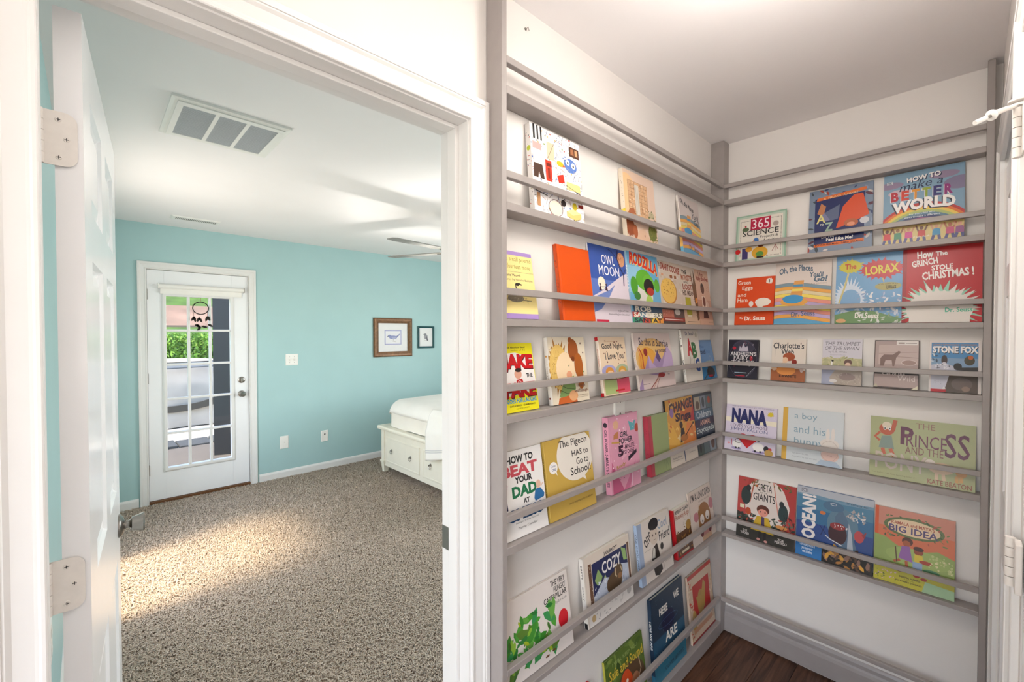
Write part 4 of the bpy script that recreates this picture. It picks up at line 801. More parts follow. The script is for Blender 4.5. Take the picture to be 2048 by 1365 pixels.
bk('d5', 'A', '5', 1.779, 2.046, .286, .009, 1, 'c9903c', '1c1a1c', [
 ('r', 0, 0, 1, 1, 'cc9640'), ('r', 0, 0, 1, .28, 'd2c6b8'), ('p', [(.4, .9), (1, .98), (1, .7), (.6, .6)], 'b8602c'), ('p', [(.0, .35), (.4, .28), (.2, .6), (.0, .7)], 'd8a848'), ('p', [(.5, .28), (1, .28), (1, .55), (.7, .6)], 'd6803c'), ('p', [(.8, .6), (1, .85), (1, .6)], 'a83434'), ('p', [(.3, .4), (.5, .5), (.5, .3)], 'ddc690'), ('s', 26, .02, .3, .98, .98, .05, 'e0b860 b8743c c86038 dcc080', 5, 'f'),
 ('t', 'CHANGE', .12, .80, .96, .96, '3a2230', {'b': .04, 'rot': 3}), ('e', .19, .80, .07, .07, '8a6a9c'), ('t', 'Sings', .30, .61, .88, .78, '3a2230', {'b': .045}), ('e', .48, .585, .06, .055, '2c1c18'), ('p', [(.40, .32), (.46, .53), (.56, .53), (.62, .34)], '2a2422'), ('e', .56, .38, .14, .055, 'a5682c'), ('l', [(.60, .40), (.92, .56)], .018, '2a1a14'), ('e', .93, .565, .03, .02, '2a1a14'), ('p', [(.36, .22), (.5, .17), (.62, .22), (.60, .27), (.38, .26)], '241e22'), ('l', [(.50, .2), (.51, .02)], .03, '2c3a5a'), ('l', [(.58, .22), (.66, .27)], .02, '241e22'),
 ('t', 'Amanda Gorman', .08, .11, .40, .14, '3a3230'), ('t', 'Loren Long', .68, .11, .92, .14, '3a3230'), ('l', [(.08, .09), (.44, .08)], .004, '6a5a50')],
 [('r', 0, 0, 1, 1, '1c1a1c'), ('s', 14, .2, .1, .8, .9, .012, 'd8b060 b86040', 3, 'r')], 'orange and yellow picture book with large purple hand lettering and a guitar')
bk('d6', 'A', '5', 2.050, 2.262, .284, .010, 1, '2c3440', '1a1c24', [
 ('r', 0, 0, 1, 1, '2c3644'), ('r', .04, .74, .34, .96, 'a89c88'), ('e', .2, .82, .1, .07, '5a4434'), ('r', .36, .74, .64, .96, '7c8490'), ('e', .5, .85, .07, .09, '3a4048'), ('r', .66, .74, .98, .96, '5a6a70'), ('e', .82, .87, .08, .06, 'a8503c'), ('r', 0, .58, 1, .73, '4a6478'), ('r', 0, .46, 1, .58, '2a1e3a'), ('r', 0, .30, 1, .46, '303c4c'), ('t', "Children's", .10, .60, .86, .72, 'd8dce0', {'b': .01}), ('t', 'ANIMAL', .24, .475, .80, .56, 'd8a890', {'b': .01}), ('t', 'Encyclopedia', .04, .33, .96, .45, 'd0dcd8', {'b': .01}),
 ('r', .02, .0, .30, .26, '3a4a44'), ('e', .14, .12, .05, .08, '1a1e1c'), ('r', .32, 0, .6, .26, '5a6c6c'), ('r', .62, 0, .98, .26, '8a96a0'), ('e', .8, .14, .10, .1, '5a3a2a')],
 [], 'dark encyclopedia of animals with photo panels, beside the corner post')
bk('e1', 'A', '6', .806, 1.116, .226, .010, 1, 'dcd2cc', 'dcd2cc', [
 ('r', .0, 0, 1, 1, 'ddd4ce'), ('t', 'THE VERY', .74, .88, .96, .955, '33302e', B_), ('t', 'HUNGRY', .78, .79, .96, .865, '33302e', B_), ('t', 'CATERPILLAR', .62, .70, .97, .775, '33302e', B_), ('t', 'by Eric Carle', .79, .625, .96, .67, '33302e'),
 ('s', 44, .10, .14, .74, .68, .13, '3f8a30 4c9c34 3a9050 5a8030 68a848', 11, 'f'), ('s', 30, .10, .14, .76, .70, .07, '2f7a34 8ab83c a0b42c 3c6c24 5aa84a', 4, 'f'), ('e', .88, .40, .075, .12, 'c8202c'), ('l', [(.14, .06), (.19, .15)], .03, '3c6a30'), ('e', .60, .07, .03, .014, '6a4428'), ('e', .70, .09, .03, .014, '6a4428')],
 [], 'wide white picture book with a loose heap of green leaf shapes and a red disc')
bk('e2', 'A', '6', 1.195, 1.480, .228, .016, 1, 'd8cec2', 'd8d0c6', [
 ('r', .03, 0, 1, 1, 'd8cbbd'), ('r', .16, .30, .93, .86, '232a54'), ('r', .09, .24, .15, .88, '6a4a38'), ('r', .94, .24, .98, .88, '6a4a38'), ('s', 22, .095, .26, .145, .86, .014, 'd8ccb8 a89880', 3, 'r'), ('p', [(.2, .6), (.28, .74), (.36, .6), (.3, .5), (.24, .52)], '8ca868'), ('p', [(.80, .86), (.90, .80), (.92, .62), (.84, .64)], '8fb070'), ('p', [(.34, .5), (.42, .60), (.46, .46)], 'a4b47c'),
 ('p', [(.16, .30), (.16, .38), (.40, .56), (.6, .48), (.76, .62), (.93, .56), (.93, .30)], 'b4bccc'), ('s', 30, .18, .32, .9, .54, .03, '8c98b0 d0d6de', 5, 'f'), ('e', .60, .40, .17, .16, '54402c'), ('e', .70, .53, .10, .12, '5c4630'), ('l', [(.64, .60), (.63, .50), (.66, .46)], .025, 'c4b08c'), ('l', [(.76, .58), (.78, .50)], .025, 'c4b08c'), ('e', .73, .45, .05, .045, '8a6444'), ('r', .03, .0, 1, .24, 'dcd6d0'), ('s', 16, .1, .02, .95, .22, .03, 'a8a4a0 c4beb8', 7, 'f'), ('e', .12, .1, .04, .05, 'b89c70'), ('e', .90, .14, .05, .06, 'b0aca8'),
 ('t', 'JAN BRETT', .42, .865, .72, .935, '2a2420', B_), ('t', 'COZY', .36, .62, .78, .80, 'ece8e4', {'b': .02})],
 [('r', 0, 0, 1, 1, 'd8d2ca'), ('t', 'COZY', .3, .40, .7, .60, '3a3430', {'rot': -90}), ('t', 'BRETT', .3, .7, .7, .9, '3a3430', {'rot': -90, 'b': .02}), ('r', .1, .0, .9, .08, '202024')], 'white bordered picture book with a brown musk ox against a dark blue sky')
bk('e3', 'A', '6', 1.545, 1.805, .236, .014, 1, 'dfd3c6', '8fa3c0', [
 ('r', 0, 0, .12, 1, '9aaac4'), ('r', .12, 0, 1, 1, 'dcd2c8'), ('t', 'one', .16, .60, .40, .76, '241f22', {'b': .01, 'rot': 28}), ('t', 'Cool', .60, .74, .90, .90, '8a9ab0', {'b': .01}), ('t', 'Friend', .62, .54, .96, .70, '241f22', {'b': .01}), ('e', .48, .88, .15, .10, '1e1a1c'), ('e', .47, .68, .13, .14, 'd4c4b4'), ('e', .50, .84, .12, .06, '1e1a1c'), ('e', .43, .70, .02, .02, '6a5a50'), ('e', .53, .70, .02, .02, '6a5a50'), ('l', [(.44, .62), (.51, .615)], .006, '6a4a40'), ('p', [(.40, .50), (.54, .54), (.60, .30), (.64, .06), (.52, .0), (.40, .04), (.34, .3)], '2a2422'), ('p', [(.42, .52), (.47, .46), (.45, .32), (.36, .34)], 'c8c4bc'), ('l', [(.66, .22), (.70, .04)], .02, 'b8aca0'), ('e', .68, .44, .05, .06, '2a2624'), ('t', 'by Toni Buzzeo', .16, .50, .34, .52, '4a4240'), ('t', 'David Small', .74, .14, .94, .2, '8a8078')],
 [('r', 0, 0, 1, 1, '9fb0c8'), ('t', 'ONE COOL FRIEND', .25, .2, .75, .85, '3a4250', {'rot': -90})], 'cream picture book with a pale blue cloth spine and a boy in black coat')
bk('e4', 'A', '6', 1.843, 1.998, .212, .017, 0, 'd8ccc0', 'b01c22', [
 ('r', 0, 0, 1, 1, 'dccfc4'), ('r', 0, 0, .06, 1, 'b01c22'), ('r', .06, .02, 1, .50, '5c3a22'), ('s', 40, .1, .05, .98, .56, .04, '8a5a2c a8743c 3c2416 b8843c', 4, 'f'), ('e', .85, .56, .16, .10, 'a8803c'), ('t', 'BEVERLY CLEARY', .10, .89, .95, .96, '22201e', {'b': .03}), ('t', 'Runaway Ralph', .12, .74, .96, .87, 'a04a24', {'b': .01}), ('s', 6, .5, .6, .75, .7, .015, '6a4a34', 3, 'r'), ('r', .06, 0, 1, .035, 'b02028'), ('r', .3, .07, .75, .12, 'd8c8a8')],
 [('r', 0, 0, 1, 1, 'b01a22')], 'chunky paperback with a red spine and brown woodland cover')
bk('e5', 'A', '6', 2.012, 2.262, .243, .006, 0, 'd8c8bc', 'd8c8bc', [
 ('r', 0, 0, 1, 1, 'd9cabf'), ('t', "I'M A UNICORN", .08, .80, .96, .94, '2c2826', {'b': .01}), ('t', 'HELEN YOON', .40, .73, .88, .76, '9a8478'), ('e', .56, .50, .26, .20, '9c6c40'), ('r', .30, .28, .84, .50, '9c6c40'), ('e', .22, .50, .10, .09, 'b87880'), ('e', .92, .60, .10, .11, 'b87880'), ('e', .46, .40, .09, .09, 'e2dad4'), ('e', .70, .42, .09, .09, 'e2dad4'), ('e', .47, .36, .02, .02, BK), ('e', .69, .38, .02, .02, BK), ('p', [(.34, .58), (.40, .60), (.38, .72)], 'c0a890'), ('e', .56, .17, .24, .13, 'c08078'), ('e', .38, .17, .07, .09, '6a2028'), ('e', .74, .17, .07, .09, '6a2028'), ('r', .38, .0, .78, .09, 'c49c7c')],
 [], 'pale pink picture book with a brown deer face, beside the corner post')
bk('f1', 'A', '7', 1.035, 1.245, .235, .010, 1, 'b01824', 'b01824', [('r', 0, 0, 1, 1, 'b21a26'), ('l', [(.1, .1), (.1, .9), (.9, .9)], .01, 'd8b060')], [], 'plain red hardcover book, only its top corner showing at the bottom edge')
bk('f2', 'A', '7', 1.335, 1.595, .252, .009, 1, '5a7030', 'a8a030', [
 ('r', 0, 0, 1, 1, '566e2e'), ('s', 34, .0, .3, 1, 1, .10, '66803a 48602a 7c9046 3c5226', 4, 'f'), ('e', .62, .42, .36, .30, '5a4430'), ('e', .48, .36, .18, .30, 'c84a20'), ('e', .5, .56, .09, .1, 'c84a20'), ('e', .5, .50, .03, .03, 'e8dcc8'), ('e', .72, .36, .12, .16, 'a87454'), ('l', [(.84, .7), (.88, .5), (.80, .4)], .02, 'c0a488'), ('t', "I WILL KEEP YOU", .18, .85, .84, .90, '9aac6c'), ('t', 'Safe and Sound', .08, .68, .97, .82, 'd8b840', {'b': .01})],
 [('r', 0, 0, 1, 1, 'a8a23a')], 'green picture book with yellow script lettering, lowest row of the side wall')
bk('f3', 'A', '7', 1.655, 1.935, .345, .016, 1, '223a50', '1a2c40', [
 ('r', 0, 0, 1, 1, '24374a'), ('r', 0, 0, 1, .5, '24506c'), ('r', 0, 0, 1, .25, '2c7088'), ('e', .48, .62, .20, .13, '15193a'), ('o', .48, .62, .30, .05, .004, '4a6a9a'), ('s', 40, .02, .02, .98, .98, .004, 'a8b8c8 6a8aa0', 5, 'e'), ('t', 'HERE', .22, .74, .48, .83, 'ece6dc', BB), ('t', 'WE', .68, .80, .86, .89, 'ece6dc', BB), ('t', 'ARE', .36, .38, .74, .50, 'ece6dc', BB), ('t', 'Notes for Living on Planet Earth', .34, .26, .86, .30, '7ab0c0'), ('t', 'OLIVER JEFFERS', .3, .06, .9, .12, '1c3a50', B_)],
 [('r', 0, 0, 1, 1, '1c3044'), ('t', 'HERE WE ARE', .25, .42, .75, .75, 'd8d8d4', {'rot': -90, 'b': .02}), ('r', 0, 0, 1, .12, '2a6078')], 'dark blue picture book with white capitals over a starry planet')
bk('f4', 'A', '7', 2.000, 2.258, .305, .012, 1, 'c4a890', 'c0a894', [
 ('r', 0, 0, 1, 1, 'b83428'), ('r', .0, .03, 1, .94, 'c8b098'), ('r', .16, .24, .86, .82, 'b01c18'), ('e', .46, .50, .14, .19, 'a07c3c'), ('p', [(.28, .62), (.5, .60), (.62, .80), (.70, .72), (.62, .40), (.4, .32)], 'a8843c'), ('e', .16, .30, .09, .16, 'b89450'), ('s', 30, .02, .04, .14, .9, .03, 'c0a070 b84030 d8c8b0', 3, 'f'), ('s', 16, .86, .04, .98, .9, .03, 'c0a070 d8c8b0 b89878', 6, 'f'), ('r', 0, 0, 1, .03, '8a1c1c'), ('r', .1, .12, .9, .19, 'c49070')],
 [], 'red and tan picture book with a gold shape, bottom corner of the side wall')
# ---- end wall
bk('g1', 'B', '2', .049, .265, .218, .026, 1, 'dcd8d0', 'c8c8c4', [
 ('r', 0, 0, 1, 1, '8fb09a'), ('r', .03, .0, .97, .97, 'b4c4b4'), ('r', .07, .03, .93, .93, 'ddd6ca'), ('s', 1, 0, 0, .01, .01, .001, 'ddd6ca', 1, 'e')] + [('r', .09+i*.026, .86, .10+i*.026, .875, BK) for i in range(32)] + [('r', .09, .06+i*.026, .105, .07+i*.026, BK) for i in range(31)] + [('r', .895, .06+i*.026, .91, .07+i*.026, BK) for i in range(31)] + [('r', .5+i*.026, .05, .51+i*.026, .065, BK) for i in range(15)] + [
 ('r', .30, .65, .70, .91, 'b01c40'), ('t', '365', .33, .68, .67, .88, 'ecdce0', {'b': 0}), ('t', 'SCIENCE', .14, .53, .86, .65, '26262a', {'b': .01}), ('t', 'Projects &', .50, .44, .85, .51, '2e2c30'), ('t', 'Activities', .56, .36, .86, .43, '2e2c30'), ('e', .80, .73, .055, .055, 'a89890'), ('e', .20, .68, .07, .05, '5a6a4a'), ('e', .2, .75, .02, .02, 'b03040'), ('e', .42, .41, .055, .065, '3a68a8'), ('l', [(.3, .32), (.38, .42)], .03, 'd09880'),
 ('e', .16, .34, .05, .045, '3a2218'), ('r', .14, .02, .26, .26, '3c3468'), ('e', .05, .20, .055, .055, 'c41c20'), ('e', .28, .23, .07, .055, 'd0942c'), ('e', .50, .14, .16, .13, 'd09c2c'), ('e', .50, .11, .08, .055, '5a8c3c'), ('e', .52, .29, .06, .035, '5a2818'), ('r', .44, .02, .58, .06, '1c1c1c'), ('l', [(.74, .14), (.80, .26)], .008, '8a3030'), ('l', [(.80, .14), (.80, .28)], .008, '8a3030'), ('l', [(.86, .16), (.80, .28)], .008, '8a3030')],
 [], 'thick science book with a green frame and red number panel on the end wall')
bk('g2', 'B', '2', .350, .571, .276, .013, 1, '7a8498', '5a6478', [
 ('r', 0, 0, 1, 1, '78869a'), ('s', 70, 0, 0, 1, 1, .045, '5a3040 30406a c8c0bc a04030 404a50 8a98b0', 4, 'f'), ('r', .10, .10, .88, .86, '1f2a5c'), ('p', [(.12, .82), (.90, .88), (.9, .93), (.14, .87)], 'd86a28'), ('p', [(.45, .35), (.55, .68), (.72, .84), (.85, .84), (.95, .5), (.72, .42), (.52, .36)], 'd2502a'), ('p', [(.14, .62), (.2, .78), (.28, .72), (.24, .56)], 'b87850'), ('e', .30, .55, .10, .07, '7a7a9a'), ('p', [(.26, .62), (.5, .72), (.48, .5), (.36, .48)], '5a6480'), ('e', .68, .41, .11, .06, 'b0603c'), ('e', .68, .39, .06, .03, 'd89070'), ('e', .88, .42, .07, .05, 'c8c8cc'),
 ('t', 'A', .13, .46, .28, .60, 'd8cc80', {'b': .02}), ('t', 'TO', .19, .42, .25, .45, 'e0dcd0', B_), ('t', 'Z', .27, .32, .40, .46, '9ab4a0', {'b': .03}), ('p', [(.10, .08), (.88, .10), (.88, .15), (.10, .125)], 'd86a28'), ('t', 'AARON FREEMAN · JAMES FREEMAN' if False else 'BONNIE FREEMAN · TAMSI FELLMAN', .12, .10, .86, .125, '3a1c14', B_), ('r', .10, .15, .82, .29, '1c265a'), ('t', 'Do You', .22, .215, .42, .265, 'e8e4e0', {'b': .02, 'rot': 4}), ('t', 'Feel Like Me?', .30, .16, .72, .215, 'e8e4e0', BB), ('t', 'A · FEELINGS · ALPHABET', .24, .845, .78, .875, 'f0d8a8', {'rot': 3})],
 [], 'dark blue and orange picture book with an upside down figure in a red shirt')
bk('g3', 'B', '2', .604, .832, .280, .013, 1, '7fa0b8', '5f8098', [
 ('r', 0, 0, 1, 1, '7d9db4'), ('e', .76, .88, .18, .05, '8c7c94'), ('e', .95, .74, .2, .09, '7c7490'), ('e', .08, .84, .18, .05, '8c7c94'), ('e', .22, .72, .16, .05, 'c0aeb8')] + [('e', .5, .02, .66-.035*i, .52-.035*i, c, 44) for i, c in enumerate(['b83430', 'd8702c', 'e0c050', 'a8b468', '5a7a8c', '2c3c6a', '8a4a7c'])] + [('e', .5, .02, .42, .275, '7d9db4', 44), ('r', 0, 0, 1, .24, 'cdb878'),
 ('t', 'HOW TO', .30, .86, .72, .93, 'ece8e4', {'b': .035, 'rot': 5, 'sh': (.01, -.01, '26304c')}), ('t', 'make a', .22, .75, .76, .86, '1c2848', {'b': .0, 'sl': .3, 'rot': 4})] + [('t', l, .10+.133*i, .60, .20+.133*i, .74, c, {'b': .05, 'sh': (-.008, -.004, 'e8e0dc')}) for i, (l, c) in enumerate(zip('BETTER', ['b02434', 'c83c2c', 'd8902c', '8ea030', '2c2a6c', '8a2470']))] + [
 ('t', 'WORLD', .12, .42, .90, .58, 'f0ece8', {'b': .05, 'arc': .03, 'sh': (-.012, -.012, '1c2438')}), ('t', 'For every kid who', .34, .375, .66, .40, 'e8ecf0'), ('t', 'wants to make a difference', .28, .34, .72, .365, 'e8ecf0'), ('r', .04, .86, .12, .90, 'c8c8cc'), ('t', 'DK', .05, .865, .11, .895, '4a5a74', B_)] + [q for i, (x, c, d) in enumerate([(.06, 'c42c34', '5a2c1c'), (.20, '2f7a58', '8a5a34'), (.34, 'c43c80', 'c08a64'), (.50, 'b8342c', '6a3c28'), (.68, '2c84ac', 'c89474'), (.84, 'b8446c', 'a86444'), (.95, '8a4a7c', 'd09c7c')]) for q in (('p', [(x-.05, .06), (x-.045, .15), (x+.045, .15), (x+.05, .06)], c), ('e', x, .18, .025, .025, d), ('l', [(x-.04, .14), (x-.07, .22)], .018, d), ('l', [(x+.04, .14), (x+.07, .21)], .018, d), ('l', [(x-.03, .06), (x-.05, .0)], .03, '4a4a7c'), ('l', [(x+.03, .06), (x+.04, .0)], .03, '4a4a7c'))] + [('t', 'Keilly Swift', .40, .045, .60, .075, 'f0e8d8', {'sl': .3})],
 [], 'blue picture book with a rainbow and cheering children on the top book row')
bk('h1', 'B', '3', .046, .2155, .232, .009, 1, 'd04a1c', 'c04418', [
 ('r', 0, 0, 1, 1, 'd2481a'), ('t', 'Green', .04, .86, .38, .94, 'e8dccc', {'b': .015}), ('t', 'Eggs', .16, .72, .44, .82, 'e8dccc', {'b': .015}), ('t', 'and', .05, .60, .28, .67, 'e8dccc', {'b': .015}), ('t', 'Ham', .05, .48, .32, .57, 'e8dccc', {'b': .015}), ('b', .86, .90, .09, .065, .075, .055, 24, 'e8e0d4'), ('r', .85, .87, .87, .93, '30383c'), ('e', .72, .47, .20, .085, 'e6dcd0'), ('p', [(.55, .42), (.75, .40), (.68, .33), (.6, .36)], 'e6dcd0'), ('e', .42, .44, .06, .06, 'dcd4cc'), ('e', .28, .32, .12, .03, '2c5a30'),
 ('t', 'By', .14, .12, .24, .16, 'e8dccc', BB), ('t', 'Dr. Seuss', .27, .09, .80, .18, 'ece4d8', {'b': .03})],
 [], 'small orange picture book with cream lettering at the left end of the end wall row')
bk('h2', 'B', '3', .219, .434, .283, .010, 1, 'd8ccc4', 'c8c4bc', places('d6cac2') + [('t', 'Oh, the Places', .07, .80, .68, .92, '54687a', {'b': .03, 'arc': .035, 'rot': 3}), ('t', "You'll", .62, .74, .86, .82, '54687a', {'b': .03, 'rot': -4}), ('t', 'Go!', .70, .66, .93, .76, '54687a', {'b': .04, 'sl': .2}), ('t', 'PARTY EDITION', .60, .625, .92, .645, '98887c'), ('t', 'Dr. Seuss', .32, .12, .74, .20, '5a6a8c', {'b': .02, 'arc': .01, 'rot': 3}), ('r', 0, 0, 1, .02, '5fa4c8')],
 [], 'pale picture book with blue lettering above rolling rainbow stripes on the end wall')
bk('h3', 'B', '3', .450, .664, .287, .010, 1, '6f9cc4', '9cc0d8', [
 ('r', 0, 0, 1, 1, '74a0c6'), ('b', .22, .36, .30, .30, .20, .20, 60, 'c8d4e0', 4), ('e', .24, .34, .16, .16, '7ca4c8'), ('s', 60, .35, .10, .98, .45, .03, 'c4ccd8 a8b8d0 e0e0e0 8ca0c0', 5, 'f'), ('e', .23, .84, .17, .09, 'c8bc3c'), ('b', .23, .84, .20, .11, .15, .075, 34, 'c8bc3c', 2), ('e', .70, .77, .30, .12, 'c04448'), ('b', .70, .77, .33, .16, .27, .11, 44, 'c04448', 6), ('l', [(.20, .74), (.14, .52), (.06, .30)], .022, 'c8bc80'), ('l', [(.72, .64), (.74, .58)], .014, 'c8bc80'),
 ('e', .8, .52, .19, .055, 'a8a068'), ('p', [(0, 0), (0, .13), (.3, .19), (.6, .17), (1, .06), (1, 0)], '6a8c5c'), ('e', .10, .04, .08, .03, 'd0a070'), ('s', 30, .35, .0, 1, .16, .03, 'b8c0b0 8ca080 d0d4cc', 8, 'f'), ('t', 'The', .14, .80, .32, .88, 'b8402c', {'b': .03}), ('t', 'LORAX', .46, .70, .95, .83, 'd8c84c', {'b': .03, 'rot': 4}), ('t', 'by the author of the', .66, .54, .94, .56, '4a4a34'), ('t', 'LORAX', .78, .48, .92, .53, '2c2c24', BB), ('t', 'Dr. Seuss', .32, .07, .68, .15, 'e8e4dc', {'b': .02, 'rot': -2})],
 [], 'blue picture book with a yellow and a red title cloud over a starburst')
bk('h4', 'B', '3', .6645, .8800, .288, .011, 1, 'b01c24', '9a141c', [
 ('r', 0, 0, 1, 1, 'b41820'), ('r', .0, .0, .055, 1, '98141c'), ('b', .48, .20, .52, .33, .36, .22, 66, '8fc4ac', 3), ('b', .48, .18, .50, .30, .38, .21, 54, 'dcd4cc', 5), ('e', .48, .17, .42, .24, 'ddd6ce', 40), ('r', .1, 0, .86, .1, 'ddd6ce'), ('t', 'How', .19, .86, .40, .96, 'e8e2dc', {'b': .035, 'rot': 3}), ('t', 'The', .43, .88, .58, .94, 'e8e2dc', {'b': .03, 'rot': 2}), ('t', 'GRINCH', .12, .76, .46, .85, 'e8e2dc', {'b': .035, 'rot': 8}), ('t', 'STOLE', .38, .69, .65, .76, 'e8e2dc', {'b': .035, 'rot': 3}), ('t', 'CHRISTMAS !', .26, .58, .90, .69, 'e8e2dc', {'b': .035, 'rot': 4}), ('t', 'Dr. Seuss', .56, .13, .89, .19, '4fb090', {'b': .025})],
 [], 'glossy red picture book with white capitals and a white jagged burst')
bk('i1', 'B', '4', .014, .1500, .188, .017, 1, '24222c', '8a8078', [
 ('r', 0, 0, 1, 1, '25232f'), ('e', .5, .8, .36, .2, '3a3848'), ('p', [(.35, .70), (.38, .84), (.44, .78), (.5, .92), (.56, .80), (.64, .84), (.68, .70)], 'b8b0bc'), ('e', .20, .78, .06, .04, 'b02838'), ('e', .78, .52, .05, .06, 'b02c38'), ('s', 44, .1, .3, .9, .95, .008, 'b8b0b8 8a3a4a', 3, 'e'), ('t', "ANDERSEN'S", .08, .58, .94, .69, 'd8d4d4', {'b': .02}), ('t', 'FAIRY', .20, .47, .70, .57, 'd8d4d4', {'b': .01}), ('t', 'TALES', .12, .37, .88, .46, 'd8d4d4', {'b': .01}), ('l', [(.25, .14), (.65, .14)], .016, 'b4ccd4'), ('l', [(.28, .06), (.6, .06)], .022, 'b02838'), ('l', [(.64, .04), (.9, .28)], .012, '8a8c94'), ('o', .5, .5, .47, .48, .006, '5a5668')],
 [], 'small dark story book with white lettering and red roses beside the corner post')
bk('i2', 'B', '4', .2075, .3435, .193, .013, 0, 'd8ccc0', 'a89888', [
 ('r', 0, 0, 1, 1, 'd9cec2'), ('t', "Charlotte's", .04, .77, .94, .92, '30323a', {'b': .015, 'arc': .01}), ('t', 'Web', .28, .64, .66, .77, '30323a', {'b': .02}), ('p', [(.0, .0), (.0, .26), (.2, .34), (.8, .30), (1, .26), (1, 0)], '9c5c38'), ('e', .52, .58, .18, .10, '9c4c2c'), ('p', [(.36, .58), (.42, .46), (.34, .42)], 'e4c4a4'), ('e', .42, .50, .08, .07, 'e0bc9c'), ('e', .68, .46, .08, .06, '8c2c20'), ('e', .45, .26, .28, .12, 'd88c48'), ('e', .10, .30, .08, .06, 'd8b498'), ('e', .9, .28, .05, .06, 'c8b0a8'), ('l', [(.1, .58), (.1, .8)], .003, '6a6464'), ('t', 'E.B.WHITE', .26, .09, .76, .15, '2c1c18', {'b': .03}), ('s', 20, .02, .0, .98, .08, .02, '7c4428 b8744c', 3, 'l')],
 [], 'cream paperback with a red haired girl in profile under curly dark lettering')
bk('i3', 'B', '4', .4055, .5425, .195, .014, 0, 'c8c4cc', 'a8a090', [
 ('r', 0, 0, 1, 1, 'c9c5cd'), ('r', 0, .38, 1, .58, 'b0ac84'), ('s', 40, 0, .42, 1, .60, .04, '98986c a8a880 c0b890', 3, 'f'), ('t', 'THE TRUMPET', .06, .86, .94, .94, '6a6870', {'sl': .2}), ('t', 'OF THE SWAN', .06, .76, .92, .84, '6a6870', {'sl': .2}), ('t', 'by E. B. White', .16, .69, .62, .74, '6a6870'), ('t', 'Illustrated by Fred Marcellino', .2, .64, .6, .66, '8a8890'), ('e', .66, .49, .10, .07, '6a5048'), ('e', .66, .44, .07, .05, 'd8b8a4'), ('l', [(.25, .38), (.25, .52)], .03, 'ece8e4'), ('e', .27, .52, .03, .02, '2a2828'), ('r', 0, 0, 1, .34, 'a89c90'), ('p', [(0, .0), (.0, .34), (.36, .34), (.2, .15), (.35, 0)], '9ca0b4'), ('e', .65, .18, .2, .08, '8c7c78'), ('s', 26, .3, .0, 1, .3, .03, 'b8a8a0 8c8078 c8bcb0', 6, 'l'), ('e', .3, .08, .1, .04, 'd0ccc8')],
 [], 'pale lilac paperback with slanted grey capitals above reeds and a swan')
bk('i4', 'B', '4', .5815, .7165, .193, .011, 0, 'a89490', '4a4038', [
 ('r', 0, 0, 1, 1, '4a3c38'), ('r', .02, .03, .98, .98, 'ab9892'), ('r', .1, .5, .98, .9, 'bdaaa4'), ('l', [(.1, .72), (.95, .76)], .012, 'a49088'), ('l', [(.5, .66), (.98, .64)], .010, '8c7870'), ('p', [(.14, .46), (.14, .62), (.22, .70), (.42, .70), (.55, .78), (.60, .76), (.50, .64), (.46, .46), (.42, .46), (.40, .58), (.26, .58), (.22, .46)], '7c645c'), ('r', .50, .90, .97, .985, 'e0dad4'), ('r', .54, .925, .68, .955, '9a8a84'), ('r', .70, .935, .94, .945, '6a6460'), ('o', .78, .54, .16, .055, .008, 'd8ccc8'), ('e', .78, .54, .15, .05, '9c847c'), ('r', 0, .29, 1, .36, '1c1816'), ('t', 'Call of the', .2, .27, .7, .34, 'd8ccc8'), ('t', 'Wild', .54, .16, .92, .27, 'd8ccc8', {'b': 0}), ('p', [(.84, .0), (.98, .0), (.98, .08)], 'd8d0b8'), ('p', [(.0, .02), (.06, .1), (.1, .02)], 'b0a890')],
 [], 'dull pink brown paperback with a wolf outline and white lettering')
bk('i5', 'B', '4', .7445, .8810, .194, .007, 0, 'd8d0cc', 'd0c8c4', [
 ('r', 0, 0, 1, 1, 'd8cfca'), ('r', .04, .02, .94, .96, '4a84b4'), ('r', .04, .42, .94, .66, '7c98b4'), ('p', [(.04, .0), (.04, .52), (.3, .56), (.5, .5), (.8, .46), (.94, .4), (.94, 0)], 'c0c0cc'), ('t', 'JOHN REYNOLDS GARDINER', .07, .90, .92, .935, 'b8804c', B_), ('t', 'STONE FOX', .06, .76, .94, .895, 'ece8e4', {'b': .05, 'sh': (.008, -.012, '1a1c24')}), ('e', .30, .62, .06, .10, '3a2c28'), ('e', .30, .54, .05, .04, 'c8c8d0'), ('e', .78, .62, .10, .09, '4a4430'), ('e', .80, .68, .05, .04, 'b8602c'), ('e', .56, .50, .08, .07, '2a2826'), ('p', [(.5, .48), (.94, .50), (.94, .42), (.55, .43)], '2c2824'), ('s', 18, .1, .46, .4, .54, .02, '6a6a74 e0e0e4', 3, 'f'), ('s', 10, .06, .55, .16, .75, .03, '3c4c5c c8d0d8', 5, 'f'), ('p', [(.30, 0), (.40, .33), (.94, .33), (.94, 0)], '54483f'), ('e', .64, .17, .2, .12, '6a5c54'), ('e', .72, .08, .08, .05, '8a7468'), ('r', .04, .0, .34, .055, 'b02028'), ('p', [(.26, .06), (.30, .11), (.34, .06)], 'd8d8d8'), ('s', 16, .08, .14, .26, .22, .006, '5a5a64', 5, 'r')],
 [], 'white edged paperback with bold white capitals over a snowy blue scene')
